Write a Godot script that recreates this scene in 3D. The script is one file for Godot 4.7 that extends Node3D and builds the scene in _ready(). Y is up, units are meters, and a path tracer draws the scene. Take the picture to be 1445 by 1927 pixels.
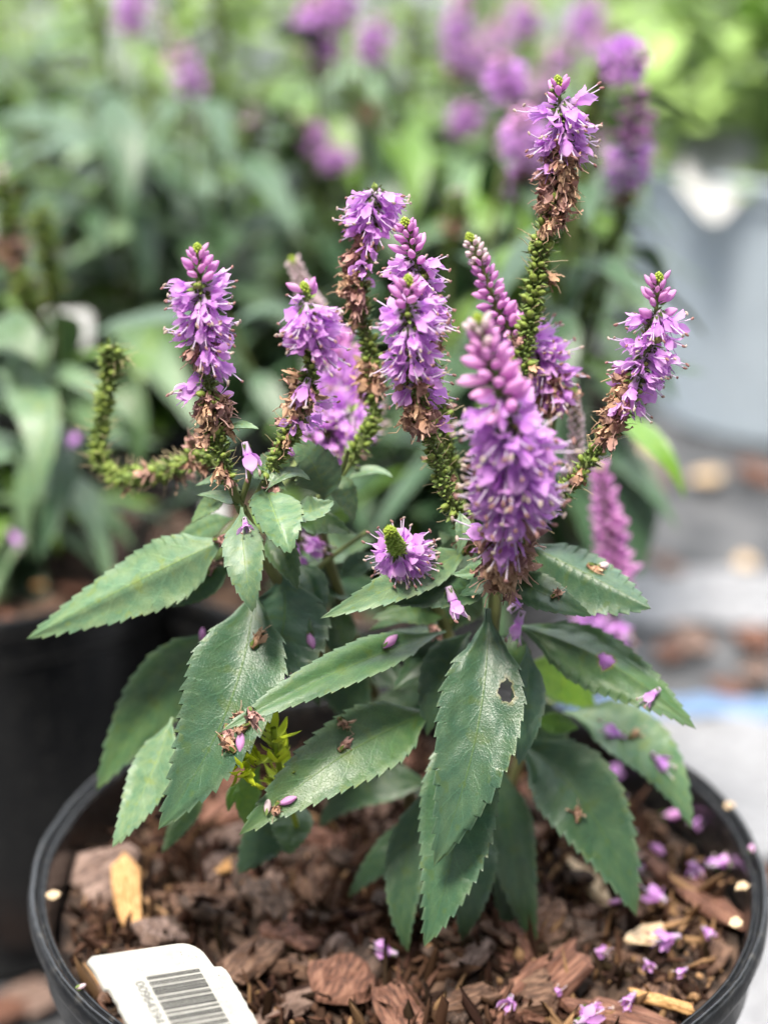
extends Node3D
# A potted purple speedwell on a nursery bench row, close up, with more pots behind it.

var rng := RandomNumberGenerator.new()
var used := {}
var M := {}
var leaf_noise := FastNoiseLite.new()
const POT := Vector3(0, 0, -0.028)


# ---------------------------------------------------------------- mesh building
class Shape:
	var v := PackedVector3Array()
	var c := PackedColorArray()
	var u := PackedVector2Array()
	var i := PackedInt32Array()

	func put(p: Vector3, col: Color, uv := Vector2.ZERO) -> int:
		v.append(p)
		c.append(col)
		u.append(uv)
		return v.size() - 1

	func tri(a: int, b: int, d: int) -> void:
		i.append(a)
		i.append(b)
		i.append(d)

	func quad(a: int, b: int, d: int, e: int) -> void:
		tri(a, b, d)
		tri(a, d, e)

	func tube(pts: Array, rads: Array, sides: int, cols: Array) -> void:
		var n := pts.size()
		var ring0 := v.size()
		var side := Vector3.ZERO
		for k in n:
			var t: Vector3 = (pts[min(k + 1, n - 1)] - pts[max(k - 1, 0)]).normalized()
			if side == Vector3.ZERO:
				side = t.cross(Vector3(0.31, 0.2, 0.93)).normalized()
			side = (side - t * side.dot(t)).normalized()
			var w := t.cross(side)
			for s in sides:
				var a := TAU * s / sides
				put(pts[k] + (side * cos(a) + w * sin(a)) * float(rads[k]), cols[k], Vector2(float(s) / sides, float(k) / n))
		for k in n - 1:
			for s in sides:
				var a := ring0 + k * sides + s
				var b := ring0 + k * sides + (s + 1) % sides
				quad(a, a + sides, b + sides, b)

	func ball(at: Vector3, bas: Basis, rings: int, segs: int, c0: Color, c1: Color, rough := 0.0, r: RandomNumberGenerator = null) -> void:
		# an ellipsoid along bas.y; c0 at its foot, c1 at its top
		var first := v.size()
		for k in rings + 1:
			var f := PI * k / rings
			for s in segs:
				var a := TAU * s / segs
				var p := Vector3(sin(f) * cos(a), -cos(f), sin(f) * sin(a))
				if rough > 0.0 and k > 0 and k < rings:
					p *= 1.0 + r.randf_range(-rough, rough)
				put(at + bas * p, c0.lerp(c1, float(k) / rings), Vector2(float(s) / segs, float(k) / rings))
		for k in rings:
			for s in segs:
				var a := first + k * segs + s
				var b := first + k * segs + (s + 1) % segs
				quad(a, a + segs, b + segs, b)

	# a petal or sepal: starts at `at`, runs along d, bends towards b, widest at `wide`
	func blade(at: Vector3, d: Vector3, b: Vector3, length: float, width: float, bend: float, cup: float, wide: float, rows: int, c0: Color, c1: Color, crumple := 0.0, r: RandomNumberGenerator = null) -> void:
		var first := v.size()
		var p := at
		var dir := d.normalized()
		var side := d.cross(b).normalized()
		var step := length / rows
		for k in rows + 1:
			var t := float(k) / rows
			var nrm := side.cross(dir).normalized()
			var w: float = width * 0.5 * (pow(t / wide, 0.7) if t < wide else pow(max(0.0, 1.0 - pow((t - wide) / (1.0 - wide), 1.7)), 0.8))
			w = max(w, width * (0.10 if k == 0 else 0.02))
			for s in 3:
				var q: Vector3 = p + side * w * (s - 1) + nrm * (cup * w * abs(s - 1))
				if crumple > 0.0:
					q += Vector3(r.randf_range(-1, 1), r.randf_range(-1, 1), r.randf_range(-1, 1)) * crumple
				put(q, c0.lerp(c1, t), Vector2(s * 0.5, t))
			p += dir * step
			dir = dir.rotated(side, bend / rows)
		for k in rows:
			for s in 2:
				var a := first + k * 3 + s
				quad(a, a + 3, a + 4, a + 1)

	func join(o: Shape, x: Transform3D, tint := Color.WHITE) -> void:
		var first := v.size()
		for k in o.v.size():
			put(x * o.v[k], o.c[k] * tint, o.u[k])
		for k in o.i:
			i.append(first + k)

	func arrays() -> Array:
		var n := PackedVector3Array()
		n.resize(v.size())
		for k in range(0, i.size(), 3):
			var f := (v[i[k + 2]] - v[i[k]]).cross(v[i[k + 1]] - v[i[k]])
			for j in 3:
				n[i[k + j]] += f
		for k in n.size():
			n[k] = n[k].normalized() if n[k].length_squared() > 1e-30 else Vector3.UP
		var a := []
		a.resize(Mesh.ARRAY_MAX)
		a[Mesh.ARRAY_VERTEX] = v
		a[Mesh.ARRAY_NORMAL] = n
		a[Mesh.ARRAY_COLOR] = c
		a[Mesh.ARRAY_TEX_UV] = u
		a[Mesh.ARRAY_INDEX] = i
		return a

	func mesh(m: Material, onto: ArrayMesh = null) -> ArrayMesh:
		var out := onto if onto else ArrayMesh.new()
		out.add_surface_from_arrays(Mesh.PRIMITIVE_TRIANGLES, arrays())
		out.surface_set_material(out.get_surface_count() - 1, m)
		return out


# ---------------------------------------------------------------- naming
func numbered(called: String) -> String:
	var n: int = used.get(called, 0)
	used[called] = n + 1
	return called if n == 0 else "%s_%03d" % [called, n]


func tag(o: Node, label: String, category: String, group := "", kind := "") -> void:
	if label:
		o.set_meta("label", label)
	if category:
		o.set_meta("category", category)
	if group:
		o.set_meta("group", group)
	if kind:
		o.set_meta("kind", kind)


func thing(called: String, at: Vector3, label: String, category: String, group := "") -> Node3D:
	var o := Node3D.new()
	o.name = numbered(called)
	o.position = at
	add_child(o)
	tag(o, label, category, group)
	return o


func part(called: String, mesh: Mesh, parent: Node, x := Transform3D.IDENTITY) -> MeshInstance3D:
	var o := MeshInstance3D.new()
	o.mesh = mesh
	o.name = called
	o.transform = x
	parent.add_child(o, true)
	return o


func single(called: String, mesh: Mesh, x: Transform3D, label: String, category: String, group := "", kind := "") -> MeshInstance3D:
	var o := MeshInstance3D.new()
	o.mesh = mesh
	o.name = numbered(called)
	o.transform = x
	add_child(o)
	tag(o, label, category, group, kind)
	return o


# ---------------------------------------------------------------- curves
func smooth_path(pts: Array, per := 8) -> Array:
	var out := []
	var n := pts.size()
	for k in n - 1:
		var a: Vector3 = pts[max(k - 1, 0)]
		var b: Vector3 = pts[k]
		var c: Vector3 = pts[k + 1]
		var d: Vector3 = pts[min(k + 2, n - 1)]
		for j in per:
			out.append(b.cubic_interpolate(c, a, d, float(j) / per))
	out.append(pts[n - 1])
	return out


func path_length(p: Array) -> float:
	var l := 0.0
	for k in p.size() - 1:
		l += (p[k + 1] - p[k]).length()
	return l


# point and direction at distance s along a path
func along(p: Array, s: float) -> Array:
	for k in p.size() - 1:
		var e: Vector3 = p[k + 1] - p[k]
		var l := e.length()
		if s <= l or k == p.size() - 2:
			return [p[k] + e * clampf(s / max(l, 1e-9), 0, 1), e.normalized()]
		s -= l
	return [p[0], Vector3.UP]


func face(d: Vector3, upward: Vector3, s := 1.0) -> Basis:
	# a basis whose y runs along d and whose z leans towards `upward`
	var y := d.normalized()
	var x := y.cross(upward)
	if x.length() < 1e-4:
		x = y.cross(Vector3(0.3, 0.1, 0.9))
	x = x.normalized()
	return Basis(x, y, x.cross(y)).scaled_local(Vector3(s, s, s))


# ---------------------------------------------------------------- textures and materials
func noise_image(size: int, sd: int, freq: float, kind: int, octaves := 4) -> Image:
	var n := FastNoiseLite.new()
	n.seed = sd
	n.frequency = freq
	n.noise_type = kind
	n.fractal_octaves = octaves
	return n.get_seamless_image(size, size)


func ramp_texture(img: Image, stops: Array) -> ImageTexture:
	var g := Gradient.new()
	g.offsets = PackedFloat32Array(stops.map(func(s): return s[0]))
	g.colors = PackedColorArray(stops.map(func(s): return s[1]))
	var out := Image.create(img.get_width(), img.get_height(), false, Image.FORMAT_RGB8)
	for y in img.get_height():
		for x in img.get_width():
			out.set_pixel(x, y, g.sample(img.get_pixel(x, y).r))
	return ImageTexture.create_from_image(out)


func relief(img: Image, strength: float) -> ImageTexture:
	var b := img.duplicate()
	b.convert(Image.FORMAT_RGBA8)
	b.bump_map_to_normal_map(strength)
	return ImageTexture.create_from_image(b)


func lin(r: float, g: float, b: float) -> Color:
	return Color(r, g, b).linear_to_srgb()


func vertex_mat(rough: float, through := 0.0, spec := 0.5) -> StandardMaterial3D:
	var m := StandardMaterial3D.new()
	m.vertex_color_use_as_albedo = true
	m.roughness = rough
	m.metallic_specular = spec
	m.cull_mode = BaseMaterial3D.CULL_DISABLED
	if through > 0.0:
		m.backlight_enabled = true
		m.backlight = Color(through, through, through)
	return m


func rock_mat(img: Image, stops: Array, scale: float, bump: float, rough: float) -> StandardMaterial3D:
	var m := StandardMaterial3D.new()
	m.albedo_texture = ramp_texture(img, stops)
	m.normal_enabled = true
	m.normal_texture = relief(img, bump)
	m.uv1_triplanar = true
	m.uv1_scale = Vector3.ONE * scale
	m.roughness = rough
	return m


func leaf_textures() -> void:
	# midrib, side veins and the fine net between them, as colour and relief, across (u) and along (v) one leaf
	var w := 256
	var h := 768
	var cell := FastNoiseLite.new()
	cell.seed = 11
	cell.noise_type = FastNoiseLite.TYPE_CELLULAR
	cell.cellular_return_type = FastNoiseLite.RETURN_DISTANCE2_SUB
	cell.frequency = 0.055
	cell.fractal_octaves = 1
	cell.domain_warp_enabled = true
	cell.domain_warp_amplitude = 14.0
	cell.domain_warp_frequency = 0.03
	var soft := FastNoiseLite.new()
	soft.seed = 4
	soft.frequency = 0.012
	soft.fractal_octaves = 4
	var fine := FastNoiseLite.new()
	fine.seed = 9
	fine.frequency = 0.16
	fine.fractal_octaves = 2
	var col := Image.create(w, h, false, Image.FORMAT_RGB8)
	var bump := Image.create(w, h, false, Image.FORMAT_RGBA8)
	for y in h:
		var v := float(y) / h
		for x in w:
			var s := (float(x) / w) * 2.0 - 1.0
			var a: float = abs(s)
			var rib: float = exp(-pow(a / (0.020 * (1.25 - v)), 2.0))
			var ph: float = fposmod((v - 0.22 * pow(a, 0.8)) * 8.0 + (0.4 if s > 0 else 0.0) + soft.get_noise_2d(x * 0.6, y * 0.6) * 0.25, 1.0)
			var vein: float = exp(-pow((ph - 0.5) / 0.040, 2.0)) * (1.0 - 0.55 * a)
			var net: float = clampf(1.0 - (cell.get_noise_2d(x * 1.5, y * 1.5) + 1.0) * 5.5, 0.0, 1.0)
			var n := soft.get_noise_2d(x, y)
			var f := fine.get_noise_2d(x, y)
			var k: float = 0.84 + 0.09 * n + 0.05 * f + 0.07 * net + 0.10 * vein
			var c := Color(k * (0.93 + 0.10 * n), k, k * (0.95 - 0.05 * n))
			c = c.lerp(Color(0.98, 0.98, 0.62), rib * 0.85)
			var speck := fine.get_noise_2d(x * 0.9 + 400, y * 0.9)
			if speck > 0.52:
				c = c.lerp(Color(0.66, 0.55, 0.36), 0.55)
			var patch := soft.get_noise_2d(x * 0.8 + 900, y * 0.8)
			if patch > 0.34:
				c = c.lerp(Color(0.92, 0.86, 0.50), clampf((patch - 0.34) * 3.0, 0, 0.4))
			col.set_pixel(x, y, Color(clampf(c.r, 0, 1), clampf(c.g, 0, 1), clampf(c.b, 0, 1)))
			var hgt: float = 0.55 - 0.32 * rib - 0.16 * vein - 0.14 * net + 0.10 * f + 0.10 * n
			bump.set_pixel(x, y, Color(hgt, hgt, hgt))
	M.leaf_colour = ImageTexture.create_from_image(col)
	M.leaf_relief = relief(bump, 3.0)


func leaf_mat(rough: float, through: float, spec: float) -> StandardMaterial3D:
	var m := vertex_mat(rough, through, spec)
	m.albedo_texture = M.leaf_colour
	m.normal_enabled = true
	m.normal_texture = M.leaf_relief
	m.normal_scale = 1.0
	return m


func make_materials() -> void:
	leaf_textures()
	M.leaf = leaf_mat(0.41, 0.20, 0.55)
	M.under = leaf_mat(0.62, 0.14, 0.35)
	M.flower = vertex_mat(0.6, 0.9, 0.25)
	M.green = vertex_mat(0.55, 0.10, 0.4)
	M.dry = vertex_mat(0.85, 0.10, 0.2)
	var n1 := noise_image(256, 21, 0.02, FastNoiseLite.TYPE_SIMPLEX_SMOOTH, 5)
	var n2 := noise_image(256, 22, 0.03, FastNoiseLite.TYPE_SIMPLEX_SMOOTH, 5)
	M.bark = []
	for t in [[lin(0.026, 0.013, 0.008), lin(0.110, 0.057, 0.036), lin(0.25, 0.15, 0.10)],
			[lin(0.034, 0.014, 0.009), lin(0.150, 0.064, 0.041), lin(0.29, 0.15, 0.10)],
			[lin(0.016, 0.010, 0.007), lin(0.058, 0.035, 0.025), lin(0.15, 0.095, 0.07)],
			[lin(0.045, 0.028, 0.022), lin(0.18, 0.115, 0.092), lin(0.32, 0.225, 0.185)]]:
		M.bark.append(rock_mat(n1, [[0.15, t[0]], [0.5, t[1]], [0.85, t[2]]], 1.0, 8.0, 0.85))
		M.bark[-1].uv1_scale = Vector3(0.5, 1.6, 2.2)  # the grain runs along the chip
	M.wood = rock_mat(n2, [[0.1, lin(0.22, 0.10, 0.035)], [0.5, lin(0.50, 0.27, 0.10)], [0.9, lin(0.68, 0.45, 0.22)]], 1.2, 6.0, 0.8)
	M.straw = rock_mat(n2, [[0.1, lin(0.36, 0.22, 0.12)], [0.5, lin(0.62, 0.45, 0.28)], [0.9, lin(0.78, 0.64, 0.45)]], 1.2, 6.0, 0.8)
	M.soil = rock_mat(n1, [[0.2, lin(0.016, 0.010, 0.007)], [0.5, lin(0.05, 0.029, 0.019)], [0.85, lin(0.15, 0.09, 0.06)]], 22.0, 8.0, 0.95)
	M.plastic = rock_mat(n2, [[0.2, lin(0.005, 0.0055, 0.0065)], [0.62, lin(0.009, 0.0095, 0.011)], [0.76, lin(0.022, 0.021, 0.020)], [0.92, lin(0.075, 0.07, 0.06)]], 22.0, 1.2, 0.28)
	M.blue_pot = rock_mat(n2, [[0.1, lin(0.50, 0.58, 0.66)], [0.6, lin(0.57, 0.66, 0.75)], [0.95, lin(0.62, 0.70, 0.78)]], 4.0, 0.6, 0.5)
	M.fabric = rock_mat(n1, [[0.15, lin(0.045, 0.046, 0.050)], [0.5, lin(0.075, 0.077, 0.084)], [0.85, lin(0.13, 0.13, 0.135)]], 3.0, 2.0, 0.6)
	M.sheet = rock_mat(n2, [[0.1, lin(0.20, 0.20, 0.212)], [0.6, lin(0.27, 0.27, 0.285)], [0.9, lin(0.35, 0.35, 0.37)]], 9.0, 2.0, 0.45)
	M.stripe = rock_mat(n2, [[0.1, lin(0.12, 0.20, 0.36)], [0.6, lin(0.16, 0.26, 0.43)], [0.9, lin(0.20, 0.31, 0.48)]], 9.0, 2.0, 0.45)
	M.card = rock_mat(n2, [[0.1, lin(0.36, 0.35, 0.315)], [0.5, lin(0.41, 0.40, 0.365)], [0.95, lin(0.45, 0.44, 0.405)]], 30.0, 0.4, 0.5)
	M.white_card = rock_mat(n2, [[0.1, lin(0.42, 0.42, 0.42)], [0.5, lin(0.47, 0.47, 0.47)], [0.95, lin(0.52, 0.52, 0.52)]], 30.0, 0.4, 0.5)
	M.ink = StandardMaterial3D.new()
	M.ink.albedo_color = lin(0.03, 0.03, 0.03)
	M.ink.roughness = 0.8
	M.grey_ink = StandardMaterial3D.new()
	M.grey_ink.albedo_color = lin(0.20, 0.20, 0.19)
	M.grey_ink.roughness = 0.8


# ---------------------------------------------------------------- leaves
const OUTLINE := [[0.0, 0.07], [0.05, 0.10], [0.12, 0.34], [0.22, 0.78], [0.34, 1.0], [0.48, 0.97], [0.62, 0.80], [0.76, 0.56], [0.88, 0.30], [0.96, 0.11], [1.0, 0.0]]
const TINTS := [
	Color(0.074, 0.140, 0.078),  # blue-green
	Color(0.205, 0.300, 0.172),  # pale sage
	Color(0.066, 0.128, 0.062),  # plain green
	Color(0.175, 0.310, 0.030),  # fresh yellow-green; on bright_right it paints in backlight
	Color(0.096, 0.170, 0.064)]  # mid green




func outline(t: float) -> float:
	for k in OUTLINE.size() - 1:
		if t <= OUTLINE[k + 1][0]:
			var f: float = (t - OUTLINE[k][0]) / (OUTLINE[k + 1][0] - OUTLINE[k][0])
			return lerp(OUTLINE[k][1], OUTLINE[k + 1][1], f * f * (3 - 2 * f) * 0.4 + f * 0.6)
	return 0.0


# A serrated lance-shaped leaf through b, m and e, w wide; n is where its upper face looks; fold lifts both halves about the midrib.
# hole = [t, s, radius along t, radius across s] is a bite eaten out of it. Returns {mesh, spot} where spot is a grid of its upper face.
func leaf_shape(b: Vector3, m: Vector3, e: Vector3, w: float, n: Vector3, fold: float, tint: Color, teeth := 13, hole := [], halves := 5, twist := 0.0) -> Dictionary:
	var ts := []
	var ph := []
	for k in 9:
		ts.append(0.17 * k / 9)
		ph.append(-1.0)
	for k in teeth:
		for j in ([0.0, 0.35, 0.7, 0.96] if hole.is_empty() else [0.0, 0.12, 0.24, 0.36, 0.48, 0.60, 0.72, 0.84, 0.96]):
			ts.append(0.17 + 0.77 * (k + j) / teeth)
			ph.append(j)
	for k in 6:
		ts.append(0.94 + 0.06 * k / 5)
		ph.append(-1.0)
	var ctrl := m * 2.0 - (b + e) * 0.5
	var wob := rng.randf_range(0, 100)
	var top := Shape.new()
	var low := Shape.new()
	var grid := []
	var rows := ts.size()
	var cols := halves * 2 + 1
	var tooth_size := []
	for k in teeth * 2 + 4:
		tooth_size.append(rng.randf_range(0.65, 1.35))
	for k in rows:
		var t: float = ts[k]
		var line := []
		for j in cols:
			var s := float(j - halves) / halves
			var tt := t
			var eaten := 9.0
			if hole.size() > 0:
				var dt: float = (t - hole[0]) / hole[2]
				var ds: float = (s - hole[1]) / hole[3]
				var ang := atan2(dt, ds)
				var edge := 1.0 + 0.12 * sin(ang * 3.0 + 1.0) + 0.10 * sin(ang * 7.0) + 0.06 * sin(ang * 12.0)
				eaten = sqrt(dt * dt + ds * ds) / edge
				if eaten > 0.78 and eaten < 1.22:
					var q := 1.0 / eaten
					tt = hole[0] + dt * q * hole[2]
					s = hole[1] + ds * q * hole[3]
					eaten = 1.0
			var c := b * (1 - tt) * (1 - tt) + ctrl * 2 * tt * (1 - tt) + e * tt * tt
			var tan := ((ctrl - b) * (1 - tt) + (e - ctrl) * tt).normalized()
			var side := tan.cross(n).normalized()
			var nn := side.cross(tan).normalized()
			if twist != 0.0:
				side = side.rotated(tan, twist * (tt - 0.3))
				nn = nn.rotated(tan, twist * (tt - 0.3))
			var half := outline(tt) * w * 0.5
			var reach := half
			var fwd := 0.0
			if ph[k] >= 0.0 and abs(s) > 0.55:
				var kk := int((t - 0.17) / 0.77 * teeth + 1e-4) + (0 if s < 0 else teeth)
				var amp: float = w * 0.030 * tooth_size[kk] * smoothstep(0.55, 1.0, abs(s))
				reach += amp * (ph[k] * 1.5 - 0.6)
				fwd = amp * ph[k] * 1.0
			var wave: float = leaf_noise.get_noise_2d(tt * 60.0 + wob, s * 26.0 + wob) * w * 0.12 + leaf_noise.get_noise_2d(tt * 200.0 + wob, s * 90.0 + wob) * w * 0.015
			var p: Vector3 = c + side * s * reach + tan * fwd + nn * (fold * (abs(s) - 0.25 * s * s) * half * 2.0 * 0.5 + wave * min(1.0, abs(s) * 1.6) * (outline(tt) + 0.1))
			# quilting between the side veins
			p += nn * (w * 0.005 * sin((tt - 0.14 * abs(s)) * TAU * 8.0) * sin(abs(s) * PI) * outline(tt))
			var col := tint
			if eaten < 1.05:
				col = tint.lerp(Color(0.34, 0.26, 0.12), 0.8)
			elif tt > 0.9:
				col = tint.lerp(Color(0.16, 0.15, 0.05), (tt - 0.9) * 2.5)
			if abs(s) > 0.99:
				col = col.lerp(Color(0.30, 0.36, 0.26), 0.45)
			var uv := Vector2(s * 0.47 + 0.5, tt)
			top.put(p + nn * 0.00012, col, uv)
			low.put(p - nn * 0.00012, col * Color(1.35, 1.25, 1.2), uv)
			line.append([p, nn, eaten])
		grid.append(line)
	for k in rows - 1:
		for j in cols - 1:
			if hole.size() > 0 and (grid[k][j][2] + grid[k + 1][j][2] + grid[k][j + 1][2] + grid[k + 1][j + 1][2]) * 0.25 < 0.999:
				continue
			var a := k * cols + j
			top.quad(a, a + 1, a + cols + 1, a + cols)
			low.quad(a, a + cols, a + cols + 1, a + 1)
	# the thin edge all round
	for j in [0, cols - 1]:
		for k in rows - 1:
			var p0: Array = grid[k][j]
			var p1: Array = grid[k + 1][j]
			var q := low.put(p0[0] + p0[1] * 0.00012, tint, Vector2(0.5, 0.5))
			low.put(p0[0] - p0[1] * 0.00012, tint, Vector2(0.5, 0.5))
			low.put(p1[0] - p1[1] * 0.00012, tint, Vector2(0.5, 0.5))
			low.put(p1[0] + p1[1] * 0.00012, tint, Vector2(0.5, 0.5))
			if j == 0:
				low.quad(q, q + 1, q + 2, q + 3)
			else:
				low.quad(q, q + 3, q + 2, q + 1)
	var mesh := low.mesh(M.under, top.mesh(M.leaf))
	return {"mesh": mesh, "grid": grid, "rows": rows, "cols": cols, "ts": ts}


# point, normal and direction of a leaf's upper face at t along it and s across it
func on_leaf(l: Dictionary, t: float, s: float) -> Array:
	var k := 0
	while k < l.rows - 2 and l.ts[k] < t:
		k += 1
	var j := int(round((s * 0.5 + 0.5) * (l.cols - 1)))
	var g: Array = l.grid[k][j]
	return [g[0], g[1], (l.grid[k + 1][j][0] - g[0]).normalized()]


# ---------------------------------------------------------------- flower pieces (each made once in a few variants and shared)
var buds := []
var pale_buds := []
var green_buds := []
var florets := []
var withered := []
var capsules := []
var calyces := []
var shapes := {}
const MM := 0.001


func calyx(sh: Shape, size: float, spread: float, col: Color) -> void:
	for k in 4:
		var a := TAU * k / 4 + rng.randf_range(-0.3, 0.3)
		var d := Vector3(cos(a) * spread, 1.0, sin(a) * spread)
		var c := col * rng.randf_range(0.7, 1.3)
		sh.blade(Vector3(cos(a), 0, sin(a)) * 0.35 * MM, d, Vector3(cos(a), -spread, sin(a)), size * rng.randf_range(0.8, 1.2), size * 0.38, rng.randf_range(-0.5, 0.4), 0.3, 0.35, 4, c, c * Color(1.25, 1.2, 1.0))


func make_pieces() -> void:
	rng.seed = 77
	# buds
	for k in 6:
		var sh := Shape.new()
		var l := rng.randf_range(5.4, 6.8) * MM
		var r := rng.randf_range(1.05, 1.3) * MM
		var c0 := Color(0.82, 0.54, 0.76).lerp(Color(0.70, 0.31, 0.70), rng.randf())
		var c1 := Color(0.86, 0.47, 0.78).lerp(Color(0.76, 0.33, 0.75), rng.randf())
		var bas := Basis.from_euler(Vector3(rng.randf_range(-0.18, 0.18), rng.randf() * 6, 0)) * Basis.from_scale(Vector3(r, l * 0.5, r * 0.82))
		sh.ball(Vector3(0, l * 0.5 + 0.3 * MM, 0), bas, 10, 9, c0, c1)
		for j in sh.v.size():  # slim at the foot, full past the middle, drawn to a blunt point, with the seams of the folded petals
			var y: float = clampf(sh.v[j].y / l, 0, 1)
			var f := 0.62 + 0.48 * smoothstep(0.1, 0.6, y) - 0.30 * smoothstep(0.72, 1.0, y)
			var a := atan2(sh.v[j].z, sh.v[j].x)
			f *= 1.0 + 0.10 * sin(a * 3.0 + k)
			sh.v[j] = Vector3(sh.v[j].x * f, sh.v[j].y, sh.v[j].z * f)
		calyx(sh, 1.9 * MM, 0.55, Color(0.10, 0.16, 0.05))
		buds.append(sh.mesh(M.flower))
		shapes["bud%d" % k] = sh
	for k in 4:
		var sh := Shape.new()
		var l := rng.randf_range(2.6, 3.4) * MM
		var bas := Basis.from_scale(Vector3(0.85 * MM, l * 0.5, 0.75 * MM))
		sh.ball(Vector3(0, l * 0.5 + 0.4 * MM, 0), bas, 6, 7, Color(0.80, 0.60, 0.68), Color(0.88, 0.76, 0.78))
		calyx(sh, 2.0 * MM, 0.5, Color(0.20, 0.28, 0.10))
		pale_buds.append(sh.mesh(M.flower))
		shapes["pale%d" % k] = sh
	for k in 3:
		var sh := Shape.new()
		sh.ball(Vector3(0, 0.7 * MM, 0), Basis.from_scale(Vector3(0.6, 0.8, 0.55) * MM), 5, 6, Color(0.12, 0.19, 0.03), Color(0.30, 0.42, 0.07))
		calyx(sh, 1.5 * MM, 0.35, Color(0.22, 0.34, 0.06))
		green_buds.append(sh.mesh(M.green))
		shapes["green%d" % k] = sh
	# open florets: a short pale tube, four pointed lobes, two long stamens and a style
	for k in 9:
		var sh := Shape.new()
		var tube := rng.randf_range(2.4, 3.4) * MM
		var pale := Color(0.72, 0.54, 0.76)
		var deep := Color(0.63, 0.22, 0.80).lerp(Color(0.76, 0.31, 0.80), rng.randf())
		var edge := Color(0.78, 0.42, 0.90).lerp(Color(0.90, 0.58, 0.90), rng.randf())
		sh.tube([Vector3(0, 0.2 * MM, 0), Vector3(0, tube * 0.5, 0), Vector3(0, tube, 0)], [0.75 * MM, 0.85 * MM, 1.1 * MM], 7, [pale, pale, deep.lerp(pale, 0.4)])
		for q in 4:
			var a := TAU * q / 4 + PI / 2 + rng.randf_range(-0.2, 0.2)
			var o := Vector3(cos(a), 0, sin(a))
			var flare := rng.randf_range(0.05, 0.6)
			var wid: float = [3.1, 2.5, 2.0, 2.5][q] * MM * rng.randf_range(0.85, 1.15)
			var lng: float = [3.9, 4.2, 3.9, 4.2][q] * MM * rng.randf_range(0.85, 1.15)
			sh.blade(Vector3(0, tube - 0.2 * MM, 0) + o * 0.75 * MM, Vector3(o.x * flare, 1.0, o.z * flare), Vector3(o.x, -flare, o.z), lng, wid, rng.randf_range(-0.9, 0.9), rng.randf_range(-0.4, 0.7), 0.55, 7, deep, edge, 0.17 * MM, rng)
		for q in 2:
			var sx := -1.0 if q == 0 else 1.0
			var l := rng.randf_range(5.6, 7.4) * MM
			var pts := []
			for j in 5:
				var t := j / 4.0
				pts.append(Vector3(sx * (0.4 + 1.1 * t) * MM, tube * 0.6 + l * t, (0.4 + rng.randf_range(-0.1, 0.1) + 0.9 * t * t) * MM))
			var white := Color(0.80, 0.70, 0.84)
			sh.tube(pts, [0.18 * MM, 0.17 * MM, 0.16 * MM, 0.15 * MM, 0.15 * MM], 4, [pale, white, white, white, white])
			var tan := Color(0.42, 0.24, 0.22) if rng.randf() < 0.6 else Color(0.62, 0.52, 0.45)
			sh.ball(pts[4], Basis.from_euler(Vector3(rng.randf() * 3, rng.randf() * 3, 0)) * Basis.from_scale(Vector3(0.36, 0.62, 0.34) * MM), 4, 5, tan, tan)
		var sty := []
		for j in 4:
			sty.append(Vector3(0.1 * MM, tube * 0.6 + 1.9 * MM * j, (-0.25 - 0.14 * j * j) * MM))
		var lil := Color(0.50, 0.30, 0.62)
		sh.tube(sty, [0.12 * MM, 0.11 * MM, 0.1 * MM, 0.1 * MM], 3, [lil, lil, lil, lil])
		calyx(sh, 2.2 * MM, 0.5, Color(0.085, 0.14, 0.035))
		florets.append(sh.mesh(M.flower))
		shapes["floret%d" % k] = sh
	# withered florets: shrunken, crumpled, tan to dull mauve
	for k in 7:
		var sh := Shape.new()
		var c0 := Color(0.34, 0.19, 0.10).lerp(Color(0.30, 0.15, 0.19), rng.randf() * 0.8)
		var c1 := Color(0.62, 0.42, 0.26).lerp(Color(0.42, 0.23, 0.29), rng.randf() * 0.6)
		sh.tube([Vector3(0, 0.2 * MM, 0), Vector3(0.2, 1.2, 0) * MM, Vector3(0.1, 2.2, 0.3) * MM], [0.6 * MM, 0.7 * MM, 0.8 * MM], 6, [c0, c0, c1])
		for q in 9:
			var a := TAU * q / 9 + rng.randf_range(-0.4, 0.4)
			var o := Vector3(cos(a), 0, sin(a))
			var fl := rng.randf_range(0.05, 0.7)
			sh.blade(Vector3(0, 1.6 * MM, 0) + o * 0.5 * MM, Vector3(o.x * fl, 1, o.z * fl), Vector3(o.x, -fl, o.z), rng.randf_range(2.4, 4.2) * MM, rng.randf_range(0.8, 1.9) * MM, rng.randf_range(-3.0, 3.0), rng.randf_range(-0.6, 0.6), 0.5, 6, c0, c1 * rng.randf_range(0.6, 1.25), 0.30 * MM, rng)
		var pts := []
		for j in 5:
			pts.append(Vector3(rng.randf_range(-0.5, 0.5), 1.5 + j * 1.3, rng.randf_range(-0.5, 0.5)) * MM)
		sh.tube(pts, [0.11 * MM, 0.1 * MM, 0.1 * MM, 0.09 * MM, 0.09 * MM], 3, [c1, c1, c1, c1, c1])
		calyx(sh, 2.2 * MM, 0.5, Color(0.09, 0.13, 0.035))
		withered.append(sh.mesh(M.dry))
		shapes["dry%d" % k] = sh
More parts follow.
